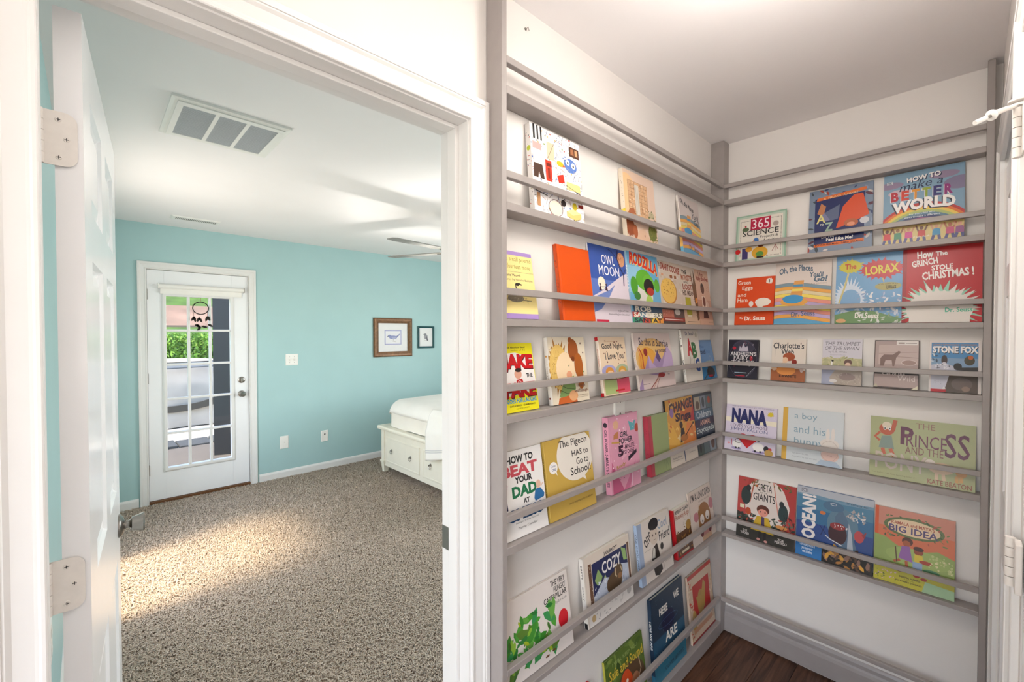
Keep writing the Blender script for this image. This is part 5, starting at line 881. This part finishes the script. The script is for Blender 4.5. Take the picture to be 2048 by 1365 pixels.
bk('j1', 'B', '5', .0030, .2300, .222, .010, 1, 'cfc4d4', '2a2430', [
 ('r', 0, 0, 1, 1, 'd0c6d6'), ('r', 0, .62, 1, .72, 'e6ddc8'), ('s', 40, .02, .75, .98, .98, .012, 'ddd6e0 e6e0e8', 3, 'r'), ('t', 'FROM THE AUTHOR OF THE #1 NEW YORK TIMES BESTSELLER', .12, .955, .94, .98, '6a6474'), ('t', 'NANA', .12, .60, .82, .93, '22265e', {'b': .06}), ('b', .88, .86, .07, .06, .045, .04, 22, 'd8c030'), ('t', 'LOVES YOU MORE', .11, .51, .84, .58, '5a4a6c', {'b': .0}), ('t', 'JIMMY FALLON', .11, .42, .84, .50, '4a5480', {'b': .0}),
 ('e', .37, .30, .10, .085, 'c41820'), ('e', .55, .30, .10, .085, 'c41820'), ('p', [(.27, .28), (.65, .28), (.46, .08)], 'c41820'), ('e', .25, .05, .10, .03, '9a8cb4'), ('e', .26, .14, .09, .08, 'ece8e4'), ('o', .28, .215, .06, .045, .012, '24242c'), ('e', .24, .06, .02, .02, BK), ('e', .30, .06, .02, .02, BK), ('e', .69, .04, .12, .03, '9a8cb4'), ('e', .68, .14, .11, .09, 'ece8e4'), ('e', .68, .28, .03, .03, '2c2c34'), ('e', .62, .05, .02, .02, BK), ('e', .72, .05, .02, .02, BK), ('e', .83, .13, .05, .06, '2c2c34'), ('e', .90, .13, .035, .03, 'b83440'), ('e', .88, .05, .08, .07, 'b89450'), ('e', .09, .14, .03, .02, 'd89098'), ('l', [(.15, .1), (.15, .24)], .012, 'b83440')],
 [], 'lilac picture book with bold navy capitals and a red heart')
bk('j2', 'B', '5', .2550, .4830, .236, .010, 1, 'c9cdcf', 'd0a444', [
 ('r', 0.09, 0, 1, 1, 'cacfd1'), ('r', 0, 0, .085, 1, 'd2a646'), ('t', 'a boy', .20, .77, .58, .92, '7f9cac', {'b': 0}), ('t', 'and his', .20, .54, .72, .68, '7f9cac', {'b': 0}), ('t', 'bunny', .21, .30, .70, .45, '7f9cac', {'b': 0}), ('e', .79, .34, .13, .14, 'd8bcb0'), ('e', .79, .40, .15, .10, 'd8d0c8'), ('e', .76, .56, .03, .12, 'dcd4ce'), ('e', .84, .58, .03, .12, 'dcd4ce'), ('e', .80, .20, .14, .12, 'd9b8ac'), ('l', [(.76, .2), (.84, .19)], .005, 'a87c70'), ('o', .79, .28, .14, .18, .004, 'a89088'), ('p', [(.58, .0), (.66, .10), (.9, .10), (1, .0)], 'a8b8c8'), ('t', 'by sean bryan', .19, .13, .46, .165, '8c9098'), ('t', 'illustrated by tom murphy', .19, .07, .60, .10, '8c9098')],
 [], 'pale blue grey picture book with a yellow cloth spine and thin lower case title')
bk('j3', 'B', '5', .5720, .8710, .238, .008, 1, 'a3a678', '7c8058', [
 ('r', 0, 0, 1, 1, 'a4a779'), ('e', .17, .80, .08, .10, 'b2502c'), ('e', .17, .86, .05, .06, 'd8c8b0'), ('e', .15, .81, .016, .028, 'ece8e4'), ('e', .20, .81, .016, .028, 'ece8e4'), ('e', .15, .81, .007, .014, BK), ('e', .20, .81, .007, .014, BK), ('l', [(.23, .78), (.255, .96)], .055, 'b2502c'), ('l', [(.10, .74), (.05, .66), (.10, .60)], .035, 'b2502c'), ('p', [(.12, .68), (.22, .70), (.25, .48), (.09, .48)], '7c8c80'), ('l', [(.13, .48), (.15, .38)], .05, 'b85838'), ('l', [(.21, .48), (.25, .36)], .05, 'b85838'),
 ('t', 'THE', .46, .86, .64, .95, '8a6454', {'b': 0}), ('t', 'P', .31, .58, .44, .87, '5c1c3c', {'b': .03}), ('t', 'RINCE', .37, .56, .75, .76, '6a2c44', {'b': .0}), ('t', 'SS', .73, .46, .95, .84, '5c1c3c', {'b': .01}), ('t', 'AND THE', .36, .44, .72, .56, '7a4c44', {'b': 0}), ('t', 'PONY', .06, .14, .57, .42, 'c4b4a4', {'b': .01}), ('e', .70, .28, .12, .09, 'ccb090'), ('e', .60, .34, .05, .06, 'd8ccc0'), ('e', .88, .26, .05, .08, 'c48c48'), ('e', .80, .30, .04, .05, '7c3c34'), ('l', [(.66, .2), (.66, .1)], .04, 'd0b494'), ('l', [(.72, .2), (.73, .1)], .04, 'd0b494'), ('l', [(.84, .2), (.84, .1)], .04, 'c89858'), ('l', [(.88, .2), (.88, .11)], .04, 'c89858'),
 ('t', 'From the New York Times bestselling author of', .03, .05, .46, .075, '6a6a48'), ('t', 'KATE BEATON', .58, .02, .97, .095, '8a4030', {'b': .01})],
 [], 'wide sage green picture book with maroon lettering at the right of its row')
bk('k1', 'B', '6', .0620, .3100, .288, .007, 0, '9c3430', '5a1c1c', [
 ('r', 0, 0, 1, 1, 'a43c38'), ('e', .5, .62, .40, .40, 'd8ccc4'), ('p', [(0, .32), (0, 1), (.2, 1), (.12, .7), (.16, .4)], 'b04440'), ('p', [(1, .2), (1, 1), (.75, 1), (.92, .6), (.9, .3)], 'a83834'), ('l', [(.30, 1), (.22, .6)], .02, 'b06048'), ('l', [(.62, 1), (.72, .5)], .014, 'c88070'), ('e', .15, .70, .09, .15, '263434'), ('e', .19, .83, .045, .05, '22282a'), ('e', .80, .54, .08, .14, '223638'), ('e', .77, .68, .04, .05, '22282a'), ('s', 20, .1, .88, .9, 1, .03, '6a5a30 b06030 4a5a34', 4, 'f'),
 ('t', 'GRETA', .34, .82, .60, .94, '2a2428', {'b': .01}), ('t', 'AND THE', .39, .785, .52, .81, '2a2428'), ('t', 'GIANTS', .28, .66, .66, .78, '2a2428', {'b': .01}), ('p', [(0, .0), (0, .42), (.16, .38), (.3, .32), (.7, .30), (1, .26), (1, 0)], '2e2c28'), ('s', 50, .0, .26, 1, .42, .035, '3c4c40 5a6458 22302c a84838', 6, 'f'), ('e', .46, .52, .11, .08, '5c2c20'), ('e', .46, .475, .085, .06, 'd89080'), ('e', .42, .485, .01, .012, BK), ('e', .50, .485, .01, .012, BK), ('p', [(.36, .41), (.56, .41), (.66, .16), (.26, .17)], 'c4a02c'), ('p', [(.44, .41), (.49, .41), (.50, .2), (.44, .2)], '4a3a5c'), ('r', .40, .04, .44, .17, '1c1818'), ('r', .49, .03, .53, .17, '1c1818'), ('e', .40, .04, .03, .02, 'c88c84'), ('e', .53, .03, .03, .02, 'c88c84'),
 ('e', .20, .45, .05, .06, 'b04828'), ('r', .05, .48, .13, .54, 'd8d0b0'), ('e', .78, .32, .10, .03, 'c88848'), ('s', 14, .78, .3, .98, .5, .04, '1c1c1c', 3, 'l'), ('t', 'ZOE\nTUCKER', .08, .06, .24, .14, 'd8d0cc', B_), ('t', 'ZOE\nPERSICO', .68, .06, .88, .14, 'd8d0cc', B_)],
 [], 'dark red picture book with a child in a yellow raincoat')
bk('k2', 'B', '6', .3150, .5860, .303, .012, 1, '2a5a94', '8ca0b4', [
 ('r', 0, 0, 1, 1, '2c4884'), ('r', 0, .5, 1, .92, '346890'), ('r', 0, .7, 1, .90, '4c7c98'), ('r', 0, .9, 1, 1, 'b0b4bc'), ('p', [(0, .90), (.3, .91), (.6, .89), (1, .91), (1, .87), (.5, .85), (0, .88)], '6c90a8'), ('e', .62, .56, .20, .24, '5c7c90'), ('p', [(.52, .66), (.60, .80), (.70, .62), (.80, .30), (.86, .06), (.60, .1)], '546c84'), ('p', [(.70, .62), (.74, .48), (.78, .1), (.68, .1)], 'a8b0bc'), ('e', .56, .44, .12, .15, '3c2028'), ('e', .56, .54, .10, .05, '8c3034'), ('s', 10, .48, .52, .68, .56, .012, 'ece8e4', 3, 'f'), ('l', [(.40, .38), (.46, .34), (.62, .29)], .014, 'c8ccd4'), ('e', .50, .80, .14, .07, '4a6c88'), ('o', .50, .83, .04, .015, .006, 'c8ccd4'), ('s', 40, .68, .66, .90, .80, .02, 'c0b8b8 a89c98 d8d4d0', 5, 'f'),
 ('e', .36, .68, .04, .025, 'c87038'), ('e', .83, .47, .06, .08, 'b8484c'), ('p', [(.86, .5), (.92, .56), (.90, .46)], '8c3840'), ('l', [(.32, .5), (.42, .38)], .01, '1c2c5c'), ('l', [(.40, .52), (.34, .36)], .01, '1c2c5c'), ('r', 0, 0, 1, .24, '22201e'), ('r', 0, 0, .36, .24, '2f74b4'), ('s', 40, .4, .0, 1, .24, .05, '5c4438 a8743c 8c6a5c d8a040 4a3c34', 6, 'f'),
 ('t', 'OCEAN!', .07, .27, .27, .90, 'e4dedc', {'b': .045, 'rot': 90}), ('t', 'Our watery world as\nyou have never\nseen it before', .06, .05, .27, .19, 'dce8f0', B_), ('r', .06, .925, .14, .975, '7a7c84'), ('t', 'DK', .07, .935, .13, .965, 'd8d8dc', B_), ('t', 'Smithsonian', .66, .875, .94, .905, '3c4858')],
 [], 'blue ocean picture book with an open mouthed shark and upright white title')
bk('k3', 'B', '6', .5900, .8225, .290, .009, 0, 'c8643c', 'b8502c', [
 ('r', 0, 0, 1, 1, 'cc6c48'), ('r', 0, .75, 1, 1, 'c4806c'), ('r', 0, 0, .05, 1, 'c8501c'), ('p', [(0, 0), (0, .62), (.15, .60), (.3, .52), (.6, .50), (.8, .56), (1, .50), (1, 0)], '8ca058'), ('r', .0, 0, 1, .24, 'b8b030'), ('e', .55, .40, .4, .12, '98ac60'), ('e', .5, .78, .38, .135, '5c6c40', 30), ('s', 70, .12, .62, .92, .92, .022, '4c6438 6a8048 38502c a85040', 4, 'f'), ('e', .5, .78, .33, .105, 'dcc09c', 30), ('t', 'KAMALA and MAYA\'S', .22, .80, .76, .845, 'a04838', {'b': .02}), ('t', 'BIG IDEA', .19, .70, .80, .79, '4a3a6c', {'b': .02}),
 ('e', .43, .60, .07, .055, '4a2018'), ('e', .42, .57, .05, .04, 'a0502c'), ('p', [(.36, .53), (.46, .54), (.50, .34), (.32, .36)], '8c5ca0'), ('l', [(.34, .34), (.26, .30)], .03, 'a85430'), ('l', [(.42, .34), (.43, .26)], .03, 'a85430'), ('l', [(.28, .5), (.30, .3)], .012, '4a2c1c'), ('e', .57, .50, .06, .05, '8a3c24'), ('e', .57, .535, .065, .03, '3a1814'), ('p', [(.52, .46), (.62, .46), (.64, .36), (.52, .36)], 'd0b838'), ('p', [(.50, .36), (.62, .36), (.62, .26), (.50, .28)], '8ca4c4'), ('e', .66, .38, .08, .025, '9c3420'), ('e', .73, .28, .10, .028, '4c7c58'), ('s', 40, .7, .3, .98, .5, .012, 'd8d0a0 b8c080', 5, 'e'), ('s', 26, .02, .02, .3, .22, .014, '4c5c30 d8b0b8', 7, 'f'), ('p', [(.62, 0), (.66, .14), (1, .12), (1, 0)], '98b890'), ('e', .34, .2, .06, .02, '7a3c30'), ('e', .55, .18, .04, .02, 'a83028'), ('e', .64, .16, .04, .02, 'a83028'),
 ('t', 'MEENA HARRIS', .34, .11, .60, .135, '4a3c1c', {'b': .02}), ('t', 'illustrated by', .40, .085, .52, .10, '4a3c1c'), ('t', 'ANA RAMIREZ GONZALEZ', .28, .055, .62, .075, '4a3c1c', B_)],
 [], 'orange and green picture book with two girls gardening under a leafy wreath')
keys = set()
for a, k in K:
    for cm in list(a[10])+list(a[11]):
        if cm[0] == 't': keys.add((cm[1], (cm[7] if len(cm) > 7 else {}).get('b', 0)))
bake_text(sorted(keys))
random.seed(3)
for a, k in K: book(*a, **k)

# ================================================================== PICTURES
def art1(e, a, b):
    W, H = 2*a, 2*b
    ART(e, W, H, [('r', .21, .24, .79, .76, '9494b8'), ('r', .245, .275, .755, .725, 'dddbe2'), ('r', .26, .29, .74, .71, 'd9d6d8'), ('e', .50, .50, .14, .065, '7078a8'), ('e', .38, .55, .06, .045, '6a74a4'), ('p', [(.32, .55), (.28, .53), (.34, .52)], '3c3c4c'), ('p', [(.58, .52), (.74, .64), (.72, .58), (.62, .48)], '5c6698'), ('p', [(.44, .50), (.62, .50), (.52, .42)], '9298b8'), ('l', [(.42, .38), (.60, .34)], .012, '9a8878'), ('l', [(.5, .44), (.51, .36)], .01, '6a5a50')], loc=(-a, -.0052, -b))
def art2(e, a, b):
    W, H = 2*a, 2*b
    ART(e, W, H, [('r', .06, .05, .94, .95, 'dedcda'), ('e', .50, .52, .15, .13, '8c8c90'), ('e', .46, .64, .10, .065, '6c6c72'), ('p', [(.28, .66), (.38, .67), (.38, .63)], '3c3c40'), ('p', [(.54, .60), (.70, .34), (.62, .28), (.48, .44)], '4c4c54'), ('l', [(.36, .34), (.66, .30)], .012, '7a6a5c')], loc=(-a, -.0052, -b))
framed('framed_picture', 2.444, 1.208, 2.960, 1.676, .062, mat('bronze_frame', '7a5536', .35, .35, noise=.6, nscale=40), 'bird print in a wide brown frame on the teal wall', art1)
framed('framed_picture', 3.049, 1.301, 3.291, 1.582, .022, mat('teal_frame', '1f5054', .4), 'small bird print in a thin dark teal frame above the bed', art2)

# ================================================================== CEILING FAN
fan = empty('ceiling_fan', (2.2, 2.05, ZC), label='ceiling fan with thin grey blades, mostly hidden behind the door jamb', cat='ceiling fan')
Mfan = mat('fan_metal', '9c9a97', .35, .7); Mbl = mat('fan_blade', '8b8883', .5); 
lathe_obj('canopy', [(.065, 0), (.062, -.03), (.03, -.055), (.012, -.058)], (0, 0, 0), (0, 0, 1), Mfan, fan)
lathe_obj('downrod', [(.011, -.05), (.011, -.20)], (0, 0, 0), (0, 0, 1), Mfan, fan)
lathe_obj('motor_housing', [(.03, -.19), (.095, -.205), (.115, -.24), (.11, -.285), (.06, -.305), (.02, -.307)], (0, 0, 0), (0, 0, 1), Mfan, fan, 28)
lathe_obj('light_shade', [(.02, -.66), (.07, -.645), (.105, -.60), (.115, -.555), (.112, -.553), (.10, -.60), (.065, -.638), (.01, -.652)], (0, 0, .10), (0, 0, 1), mat('fan_glass', 'f4eee2', .3, emit=1.2), fan, 28)
lathe_obj('light_stem', [(.016, -.30), (.016, -.46), (.05, -.465), (.05, -.475)], (0, 0, 0), (0, 0, 1), Mfan, fan, 16)
tubes = BM()
for i in range(3):
    a = 2*PI*i/3; tube(tubes, [(.03*cos(a), .03*sin(a), -.46), (.11*cos(a), .11*sin(a), -.455)], .003, 6)
obj('shade_arm', tubes, Mfan, fan)
for i in range(5):
    a = radians(187-72*i); bm = BM()
    pts = [(.16, -.045), (.20, -.062), (.58, -.070), (.66, -.052), (.672, .03), (.655, .066), (.20, .060), (.16, .045)]
    prism(bm, pts, -.0035, .0035, 'xy')
    b = obj('blade', bm, Mbl, fan); b.location = (0, 0, -.285); b.rotation_euler = (radians(-5), 0, a)
    bm = BM(); box(bm, .08, -.018, -.012, .20, .018, -.005); c = obj('blade_bracket', bm, Mfan, b, bevel=.003)
lamp('fan_light', 'POINT', (2.2, 2.05, 1.955), 95, (1.0, .97, .92), shadow_soft_size=.035)

# ================================================================== BED
bed = empty('bed', (2.28, 2.75, 0), label='cream storage bed with drawers in its panelled footboard', cat='bed')
M_cream = mat('cream_paint', 'e7e1cf', .4, noise=.04, nscale=12)
BYN, BYF = 1.95, 3.53; ox, oy = 2.28, 2.75
def bb_(name, a, parent=bed, bev=.003, m=None):
    bm = BM(); box(bm, a[0]-ox, a[1]-oy, a[2], a[3]-ox, a[4]-oy, a[5]); return obj(name, bm, m or M_cream, parent, bevel=bev)
bb_('foot_panel', (2.285, BYN+.02, .075, 2.36, BYF-.02, .455))
bm = BM()
prism(bm, [(2.240-ox, .470), (2.236-ox, .490), (2.244-ox, .505), (2.45-ox, .505), (2.45-ox, .455), (2.270-ox, .455), (2.262-ox, .468)], BYN-.03-oy, BYF+.035-oy, 'xz'); obj('footboard_ledge', bm, M_cream, bed, bevel=.003)
for y in (BYF-.045, BYN-.0):
    bb_('corner_post', (2.272, y, .13, 2.36, y+.055, .455))
    bm = BM(); y0 = y-oy
    frust(bm, (2.262-ox, y0-.01, 2.345-ox, y0+.065, .135), (2.262-ox, y0-.01, 2.345-ox, y0+.065, .110)); frust(bm, (2.268-ox, y0-.004, 2.340-ox, y0+.058, .110), (2.280-ox, y0+.008, 2.325-ox, y0+.046, 0)); obj('leg', bm, M_cream, bed, bevel=.002)
bb_('side_rail', (2.36, BYF-.05, .10, 4.45, BYF-.02, .44)); bb_('side_rail', (2.36, BYN+.02, .10, 4.45, BYN+.05, .44))
for i, (ya, yb_) in enumerate(((2.795, 3.455), (2.075, 2.735))):
    dr = bb_('drawer', (2.2805, ya, .125, 2.33, yb_, .395), bev=.002)
    bm = BM(); X = 2.2805-ox; a0, a1, z0, z1 = ya+.022-oy, yb_-.022-oy, .147, .373
    R = [[bm.verts.new((X-d, p, q)) for p, q in ((a0-u, z0-u), (a1+u, z0-u), (a1+u, z1+u), (a0-u, z1+u))] for u, d in ((0, .0005), (.004, .004), (.016, .004), (.020, .0005))]
    for A, B in zip(R, R[1:]):
        for k in range(4): bm.faces.new([A[k], A[(k+1) % 4], B[(k+1) % 4], B[k]])
    m_ = obj('drawer_moulding', bm, M_cream, dr)
    for yy in (ya+.16, yb_-.13):
        bm = BM(); lathe(bm, [(.001, 0), (.014, .001), (.012, .006), (.006, .012), (.009, .018), (.001, .021)], (X, yy-oy, .268), (-1, 0, 0), 16)
        tube(bm, [(X-.014, yy-oy+.019*sin(t), .252-.0-.019*cos(t)) for t in [2*PI*k/18 for k in range(18)]], .0028, 6, True)
        obj('ring_pull', bm, M_nickel, dr, smooth=True)
# bedding: grid surfaces
def quilt(name, f, nu, nv, m, th, **k):
    V = [f(i/nu, j/nv) for j in range(nv+1) for i in range(nu+1)]
    F = [(j*(nu+1)+i, j*(nu+1)+i+1, (j+1)*(nu+1)+i+1, (j+1)*(nu+1)+i) for j in range(nv) for i in range(nu)]
    o = obj(name, (V, F), m, None, smooth=True, **k)
    if th: s = o.modifiers.new('s', 'SOLIDIFY'); s.thickness = th; s.offset = -1
    return o
def cloth_mat(name, col, stripes=None):
    m = mat(name, col, .9, noise=.05, nscale=6, bump=.4, bscale=700); 
    return m
M_duv = cloth_mat('ivory_cotton', 'ece6da'); M_cov = cloth_mat('white_cotton', 'eeeae2'); M_str = cloth_mat('slate_stitch', '8f9299')
# mattress with fitted sheet and duvet: rounded box
def sup(u, v, x0, x1, y0, y1, z0, z1, r, wr, seed):
    """u along y, v from the bottom of the foot side, over the top toward the head"""
    y = y0+(y1-y0)*u; e = min(u, 1-u)*(y1-y0); drop = 0
    if e < r: drop = r-sqrt(max(0, r*r-(r-e)**2))
    Ls = z1-z0; Lt = x1-x0; s = v*(Ls+Lt)
    n = wr*(sin(9*y+seed)+.6*sin(23*y+2*seed+5*s)+.5*sin(31*s+seed))
    if s < Ls-r: x, z = x0, z0+s
    elif s < Ls+r*.57: a = (s-(Ls-r))/(r*1.57)*PI/2; x, z = x0+r-r*cos(a), z1-r+r*sin(a)
    else: x, z = x0+r+(s-Ls-r*.57), z1
    return (x+(drop if z < z1-.001 else 0)-n*.6, y, z-drop*(.8 if z > z1-r else .1)+n)
quilt('duvet', lambda u, v: sup(u, v, 2.305, 4.4, BYN+.03, BYF-.05, .508, .770, .13, .004, 1), 60, 70, M_duv, 0, label='ivory duvet on the cream bed with its rounded foot end', cat='duvet')
def cov(u, v): 
    p = sup(u, v, 2.292, 4.4, BYN+.02, BYF-.04, .640+.02*u, .786, .135, .003, 1); return p
quilt('coverlet', cov, 60, 60, M_cov, .004, label='white striped coverlet spread over the ivory duvet', cat='coverlet')
cvp = bpy.data.objects['coverlet']
def strip(v0, v1, off, nm='stripe', m=M_str):
    V = []; n = 60
    for i in range(n+1):
        for v in (v0, v1):
            p = Vector(cov(i/n, v)); q = Vector(cov(i/n, v+.001)); d = (q-p).normalized(); nn = Vector((-d.z, 0, d.x)); V.append(tuple(p+nn*off))
    F = [(2*i, 2*i+1, 2*i+3, 2*i+2) for i in range(n)]
    o = obj(nm, (V, F), m, cvp, smooth=True); return o
strip(.0005, .0035, .0012, 'hem')
for k in range(5): strip(.185+.008*k, .188+.008*k, .0012)
# corner of the coverlet hanging over the footboard
def hang(u, v):
    y = 2.18+.425*u; z = .80-.48*v+.10*v*(1-u); x = 2.285-.065*min(1, v*2.2)-.006*sin(26*y)*v
    if v < .12: x = 2.31-.3*v; z = .79-.35*v
    return (x, y, z)
h_ = quilt('hanging_corner', hang, 24, 24, M_cov, .004); h_.parent = cvp
def hstrip(v):
    V = []
    for i in range(25):
        for q in (v, v+.008):
            p = hang(i/24, q); V.append((p[0]-.0015, p[1], p[2]))
    o = obj('hem', (V, [(2*i, 2*i+1, 2*i+3, 2*i+2) for i in range(24)]), M_str, cvp)
hstrip(.80); hstrip(.84)

# ================================================================== OUTSIDE, BEYOND THE PATIO DOOR
Mcon = mat('patio_concrete', 'b9b3a8', .9, noise=.15, nscale=14, bump=.3, bscale=90); Mslab = mat('grey_slab', '56514a', .85, noise=.2, nscale=9)
obj('patio', bx(-6, YF+.14, -.30, 8, 7.0, -.15), Mslab, kind='structure')
kerb = empty('patio_border', (0, 7.25, -.15), kind='structure'); random.seed(9)
for i in range(14):
    bm = BM(); x = -2.0+i*.42; box(bm, x, -.24, -.02, x+.405, .22, .03+random.uniform(-.01, .01)); obj('stone', bm, mat('kerb_stone', '3c4042', .85, noise=.5, nscale=30), kerb, bevel=.012)
obj('driveway', bx(-12, 7.0, -.32, 14, 11.2, -.16), Mcon, kind='structure')
bm = BM(); P = [(11.2, -.5), (11.2, .2), (12.6, 1.25), (17, 2.9), (30, 7.2), (30, -.5)]
prism(bm, P, -25, 30, 'yz'); obj('bank', bm, mat('lawn_green', '41601f', .95, noise=.6, nscale=3, bump=.5, bscale=30), kind='structure')
bm = BM(); prism(bm, [(13.7, 1.655), (13.7, 1.71), (15.3, 2.32), (15.3, 2.24)], -25, 30, 'yz'); obj('road', bm, mat('pale_road', '7d6658', .9, noise=.5, nscale=1.2), kind='structure')
# hedge of leaves
def leafmass(name, n, c, s, size, cols, seed, **k):
    r = np.random.default_rng(seed); P = r.normal(0, 1, (n, 3)); P /= np.linalg.norm(P, axis=1)[:, None]+1e-9
    P = np.sign(P)*np.abs(P)**.6; P /= np.max(np.abs(P), axis=1)[:, None]**.6
    P *= r.uniform(.72, 1.04, (n, 1)); P = P*np.array(s)+np.array(c)
    d1 = r.normal(0, 1, (n, 3)); d1 /= np.linalg.norm(d1, axis=1)[:, None]; d2 = np.cross(d1, r.normal(0, 1, (n, 3))); d2 /= np.linalg.norm(d2, axis=1)[:, None]
    L = size*r.uniform(.7, 1.3, (n, 1)); V = np.stack([P-d1*L, P+d2*L*.45, P+d1*L, P-d2*L*.45], 1).reshape(-1, 3); F = np.arange(n*4).reshape(-1, 4)
    return npmesh(name, V, F, cols, **k)
Mleaf = mat('hedge_leaf', '6f9a2a', .6, noise=.9, nscale=7)
for i, (x, y, w_, h_) in enumerate([(.42, 10.7, .50, .66), (1.56, 10.6, .56, .70), (2.70, 10.7, .50, .64), (3.8, 10.8, .50, .68)]):
    t = empty('hedge_shrub', (x, y, -.16), label=['bright green clipped shrub, far left beyond the patio', 'bright green shrub seen through the left panes of the patio door', 'bright green shrub seen through the middle panes of the patio door', 'green shrub behind the dark screen outside'][i], cat='shrub', group='shrubs behind the covered grill')
    bm = BM(); tube(bm, [(0, 0, 0), (.02, 0, .8)], [.05, .03], 7); obj('stem', bm, mat('bark', '4d3d2c', .9), t)
    leafmass('foliage', 7000, (0, 0, h_+.22), (w_, .55, h_), .045, Mleaf, 20+i, parent=t, kind='stuff')
for i, (x, y, r, h) in enumerate([(.2, 20, 2.2, 7), (6.5, 23, 2.6, 8), (-7, 24, 3, 8)]):
    t = empty('tree', (x, y, 3.3), label=['leafy tree on the bank seen through the top left pane', 'leafy tree on the bank to the right', 'leafy tree on the bank far to the left'][i], cat='tree')
    bm = BM(); tube(bm, [(0, 0, 0), (.1, 0, h*.4), (0, .1, h*.8)], [.2, .14, .06], 8); obj('trunk', bm, mat('bark', '4d3d2c', .9), t)
    leafmass('crown', 5000, (0, 0, h*.62), (r, r, h*.34), .22, mat('tree_leaf', '3f5f1f', .7, noise=.7, nscale=2), 50+i, parent=t, kind='stuff')
# covered grill with a pale fitted cover
def cover_pt(u, v):
    a = 2*PI*u; cx, cy = cos(a), sin(a); q = (abs(cx)**4+abs(cy)**4)**-.25; z = 1.14*(1-v)
    f = .78+.22*min(1, v*3)+.055*sin(9*a+4*v)*v; s = 1.0-.12*(1-v)**2
    return (1.02+1.0*cx*q*f*s, 9.1+.42*cy*q*f*s, -.14+z+.03*sin(3*a+1)*(1-v))
o = quilt('grill_cover', cover_pt, 64, 20, mat('cover_fabric', '98938a', .5, noise=.35, nscale=2.2, bump=.6, bscale=5), 0, label='long pale grey fitted cover over a grill outside the patio door', cat='grill cover')
bm = BM(); lathe(bm, [(.78, 0), (.74, .03), (.4, .06), (.01, .07)], (0, 0, 0), (0, 0, 1), 40); t = obj('cover_top', bm, MATS['cover_fabric'], o, smooth=True); t.scale = (1, .42, .8); t.location = (1.02, 9.1, .99)
bm = BM(); tube(bm, [(.05, 8.655, .92), (1.0, 8.625, .90), (1.95, 8.655, .92)], .02, 6); obj('strap', bm, mat('strap_grey', '5c6166', .7), o)
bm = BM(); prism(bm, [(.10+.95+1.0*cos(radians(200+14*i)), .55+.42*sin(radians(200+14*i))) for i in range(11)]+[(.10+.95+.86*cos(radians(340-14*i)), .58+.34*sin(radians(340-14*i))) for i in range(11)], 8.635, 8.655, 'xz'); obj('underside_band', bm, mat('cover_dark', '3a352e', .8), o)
# dark folded screen at the right of the patio
scn = empty('patio_screen', (1.30, 6.2, -.15), label='dark folding screen with a lighter post at the right of the patio', cat='screen')
Msc = mat('dark_screen', '12161b', .6, noise=.3, nscale=5)
for i in range(4):
    b = obj('panel', bx(0, -.015, 0, .19, .015, 2.35), Msc, scn); b.location = (-.08+.17*i+(.06 if i > 0 else 0), .03*(i % 2), 0); b.rotation_euler = (0, 0, radians(22 if i % 2 else -22))
obj('post', bx(.075, -.05, 0, .135, .01, 2.45), mat('post_grey', '5d564f', .7, noise=.2, nscale=12), scn, bevel=.004)
obj('doormat', bx(.55, YF+.45, -.15, 1.15, YF+.85, -.135), mat('mat_dark', '4a4c4e', .95, noise=.3, nscale=60), label='dark grey doormat just outside the patio door', cat='doormat')
for o in list(COL.objects):
    if o.type == 'MESH' and len(o.data.materials) == 0: o.data.materials.append(M_wall)
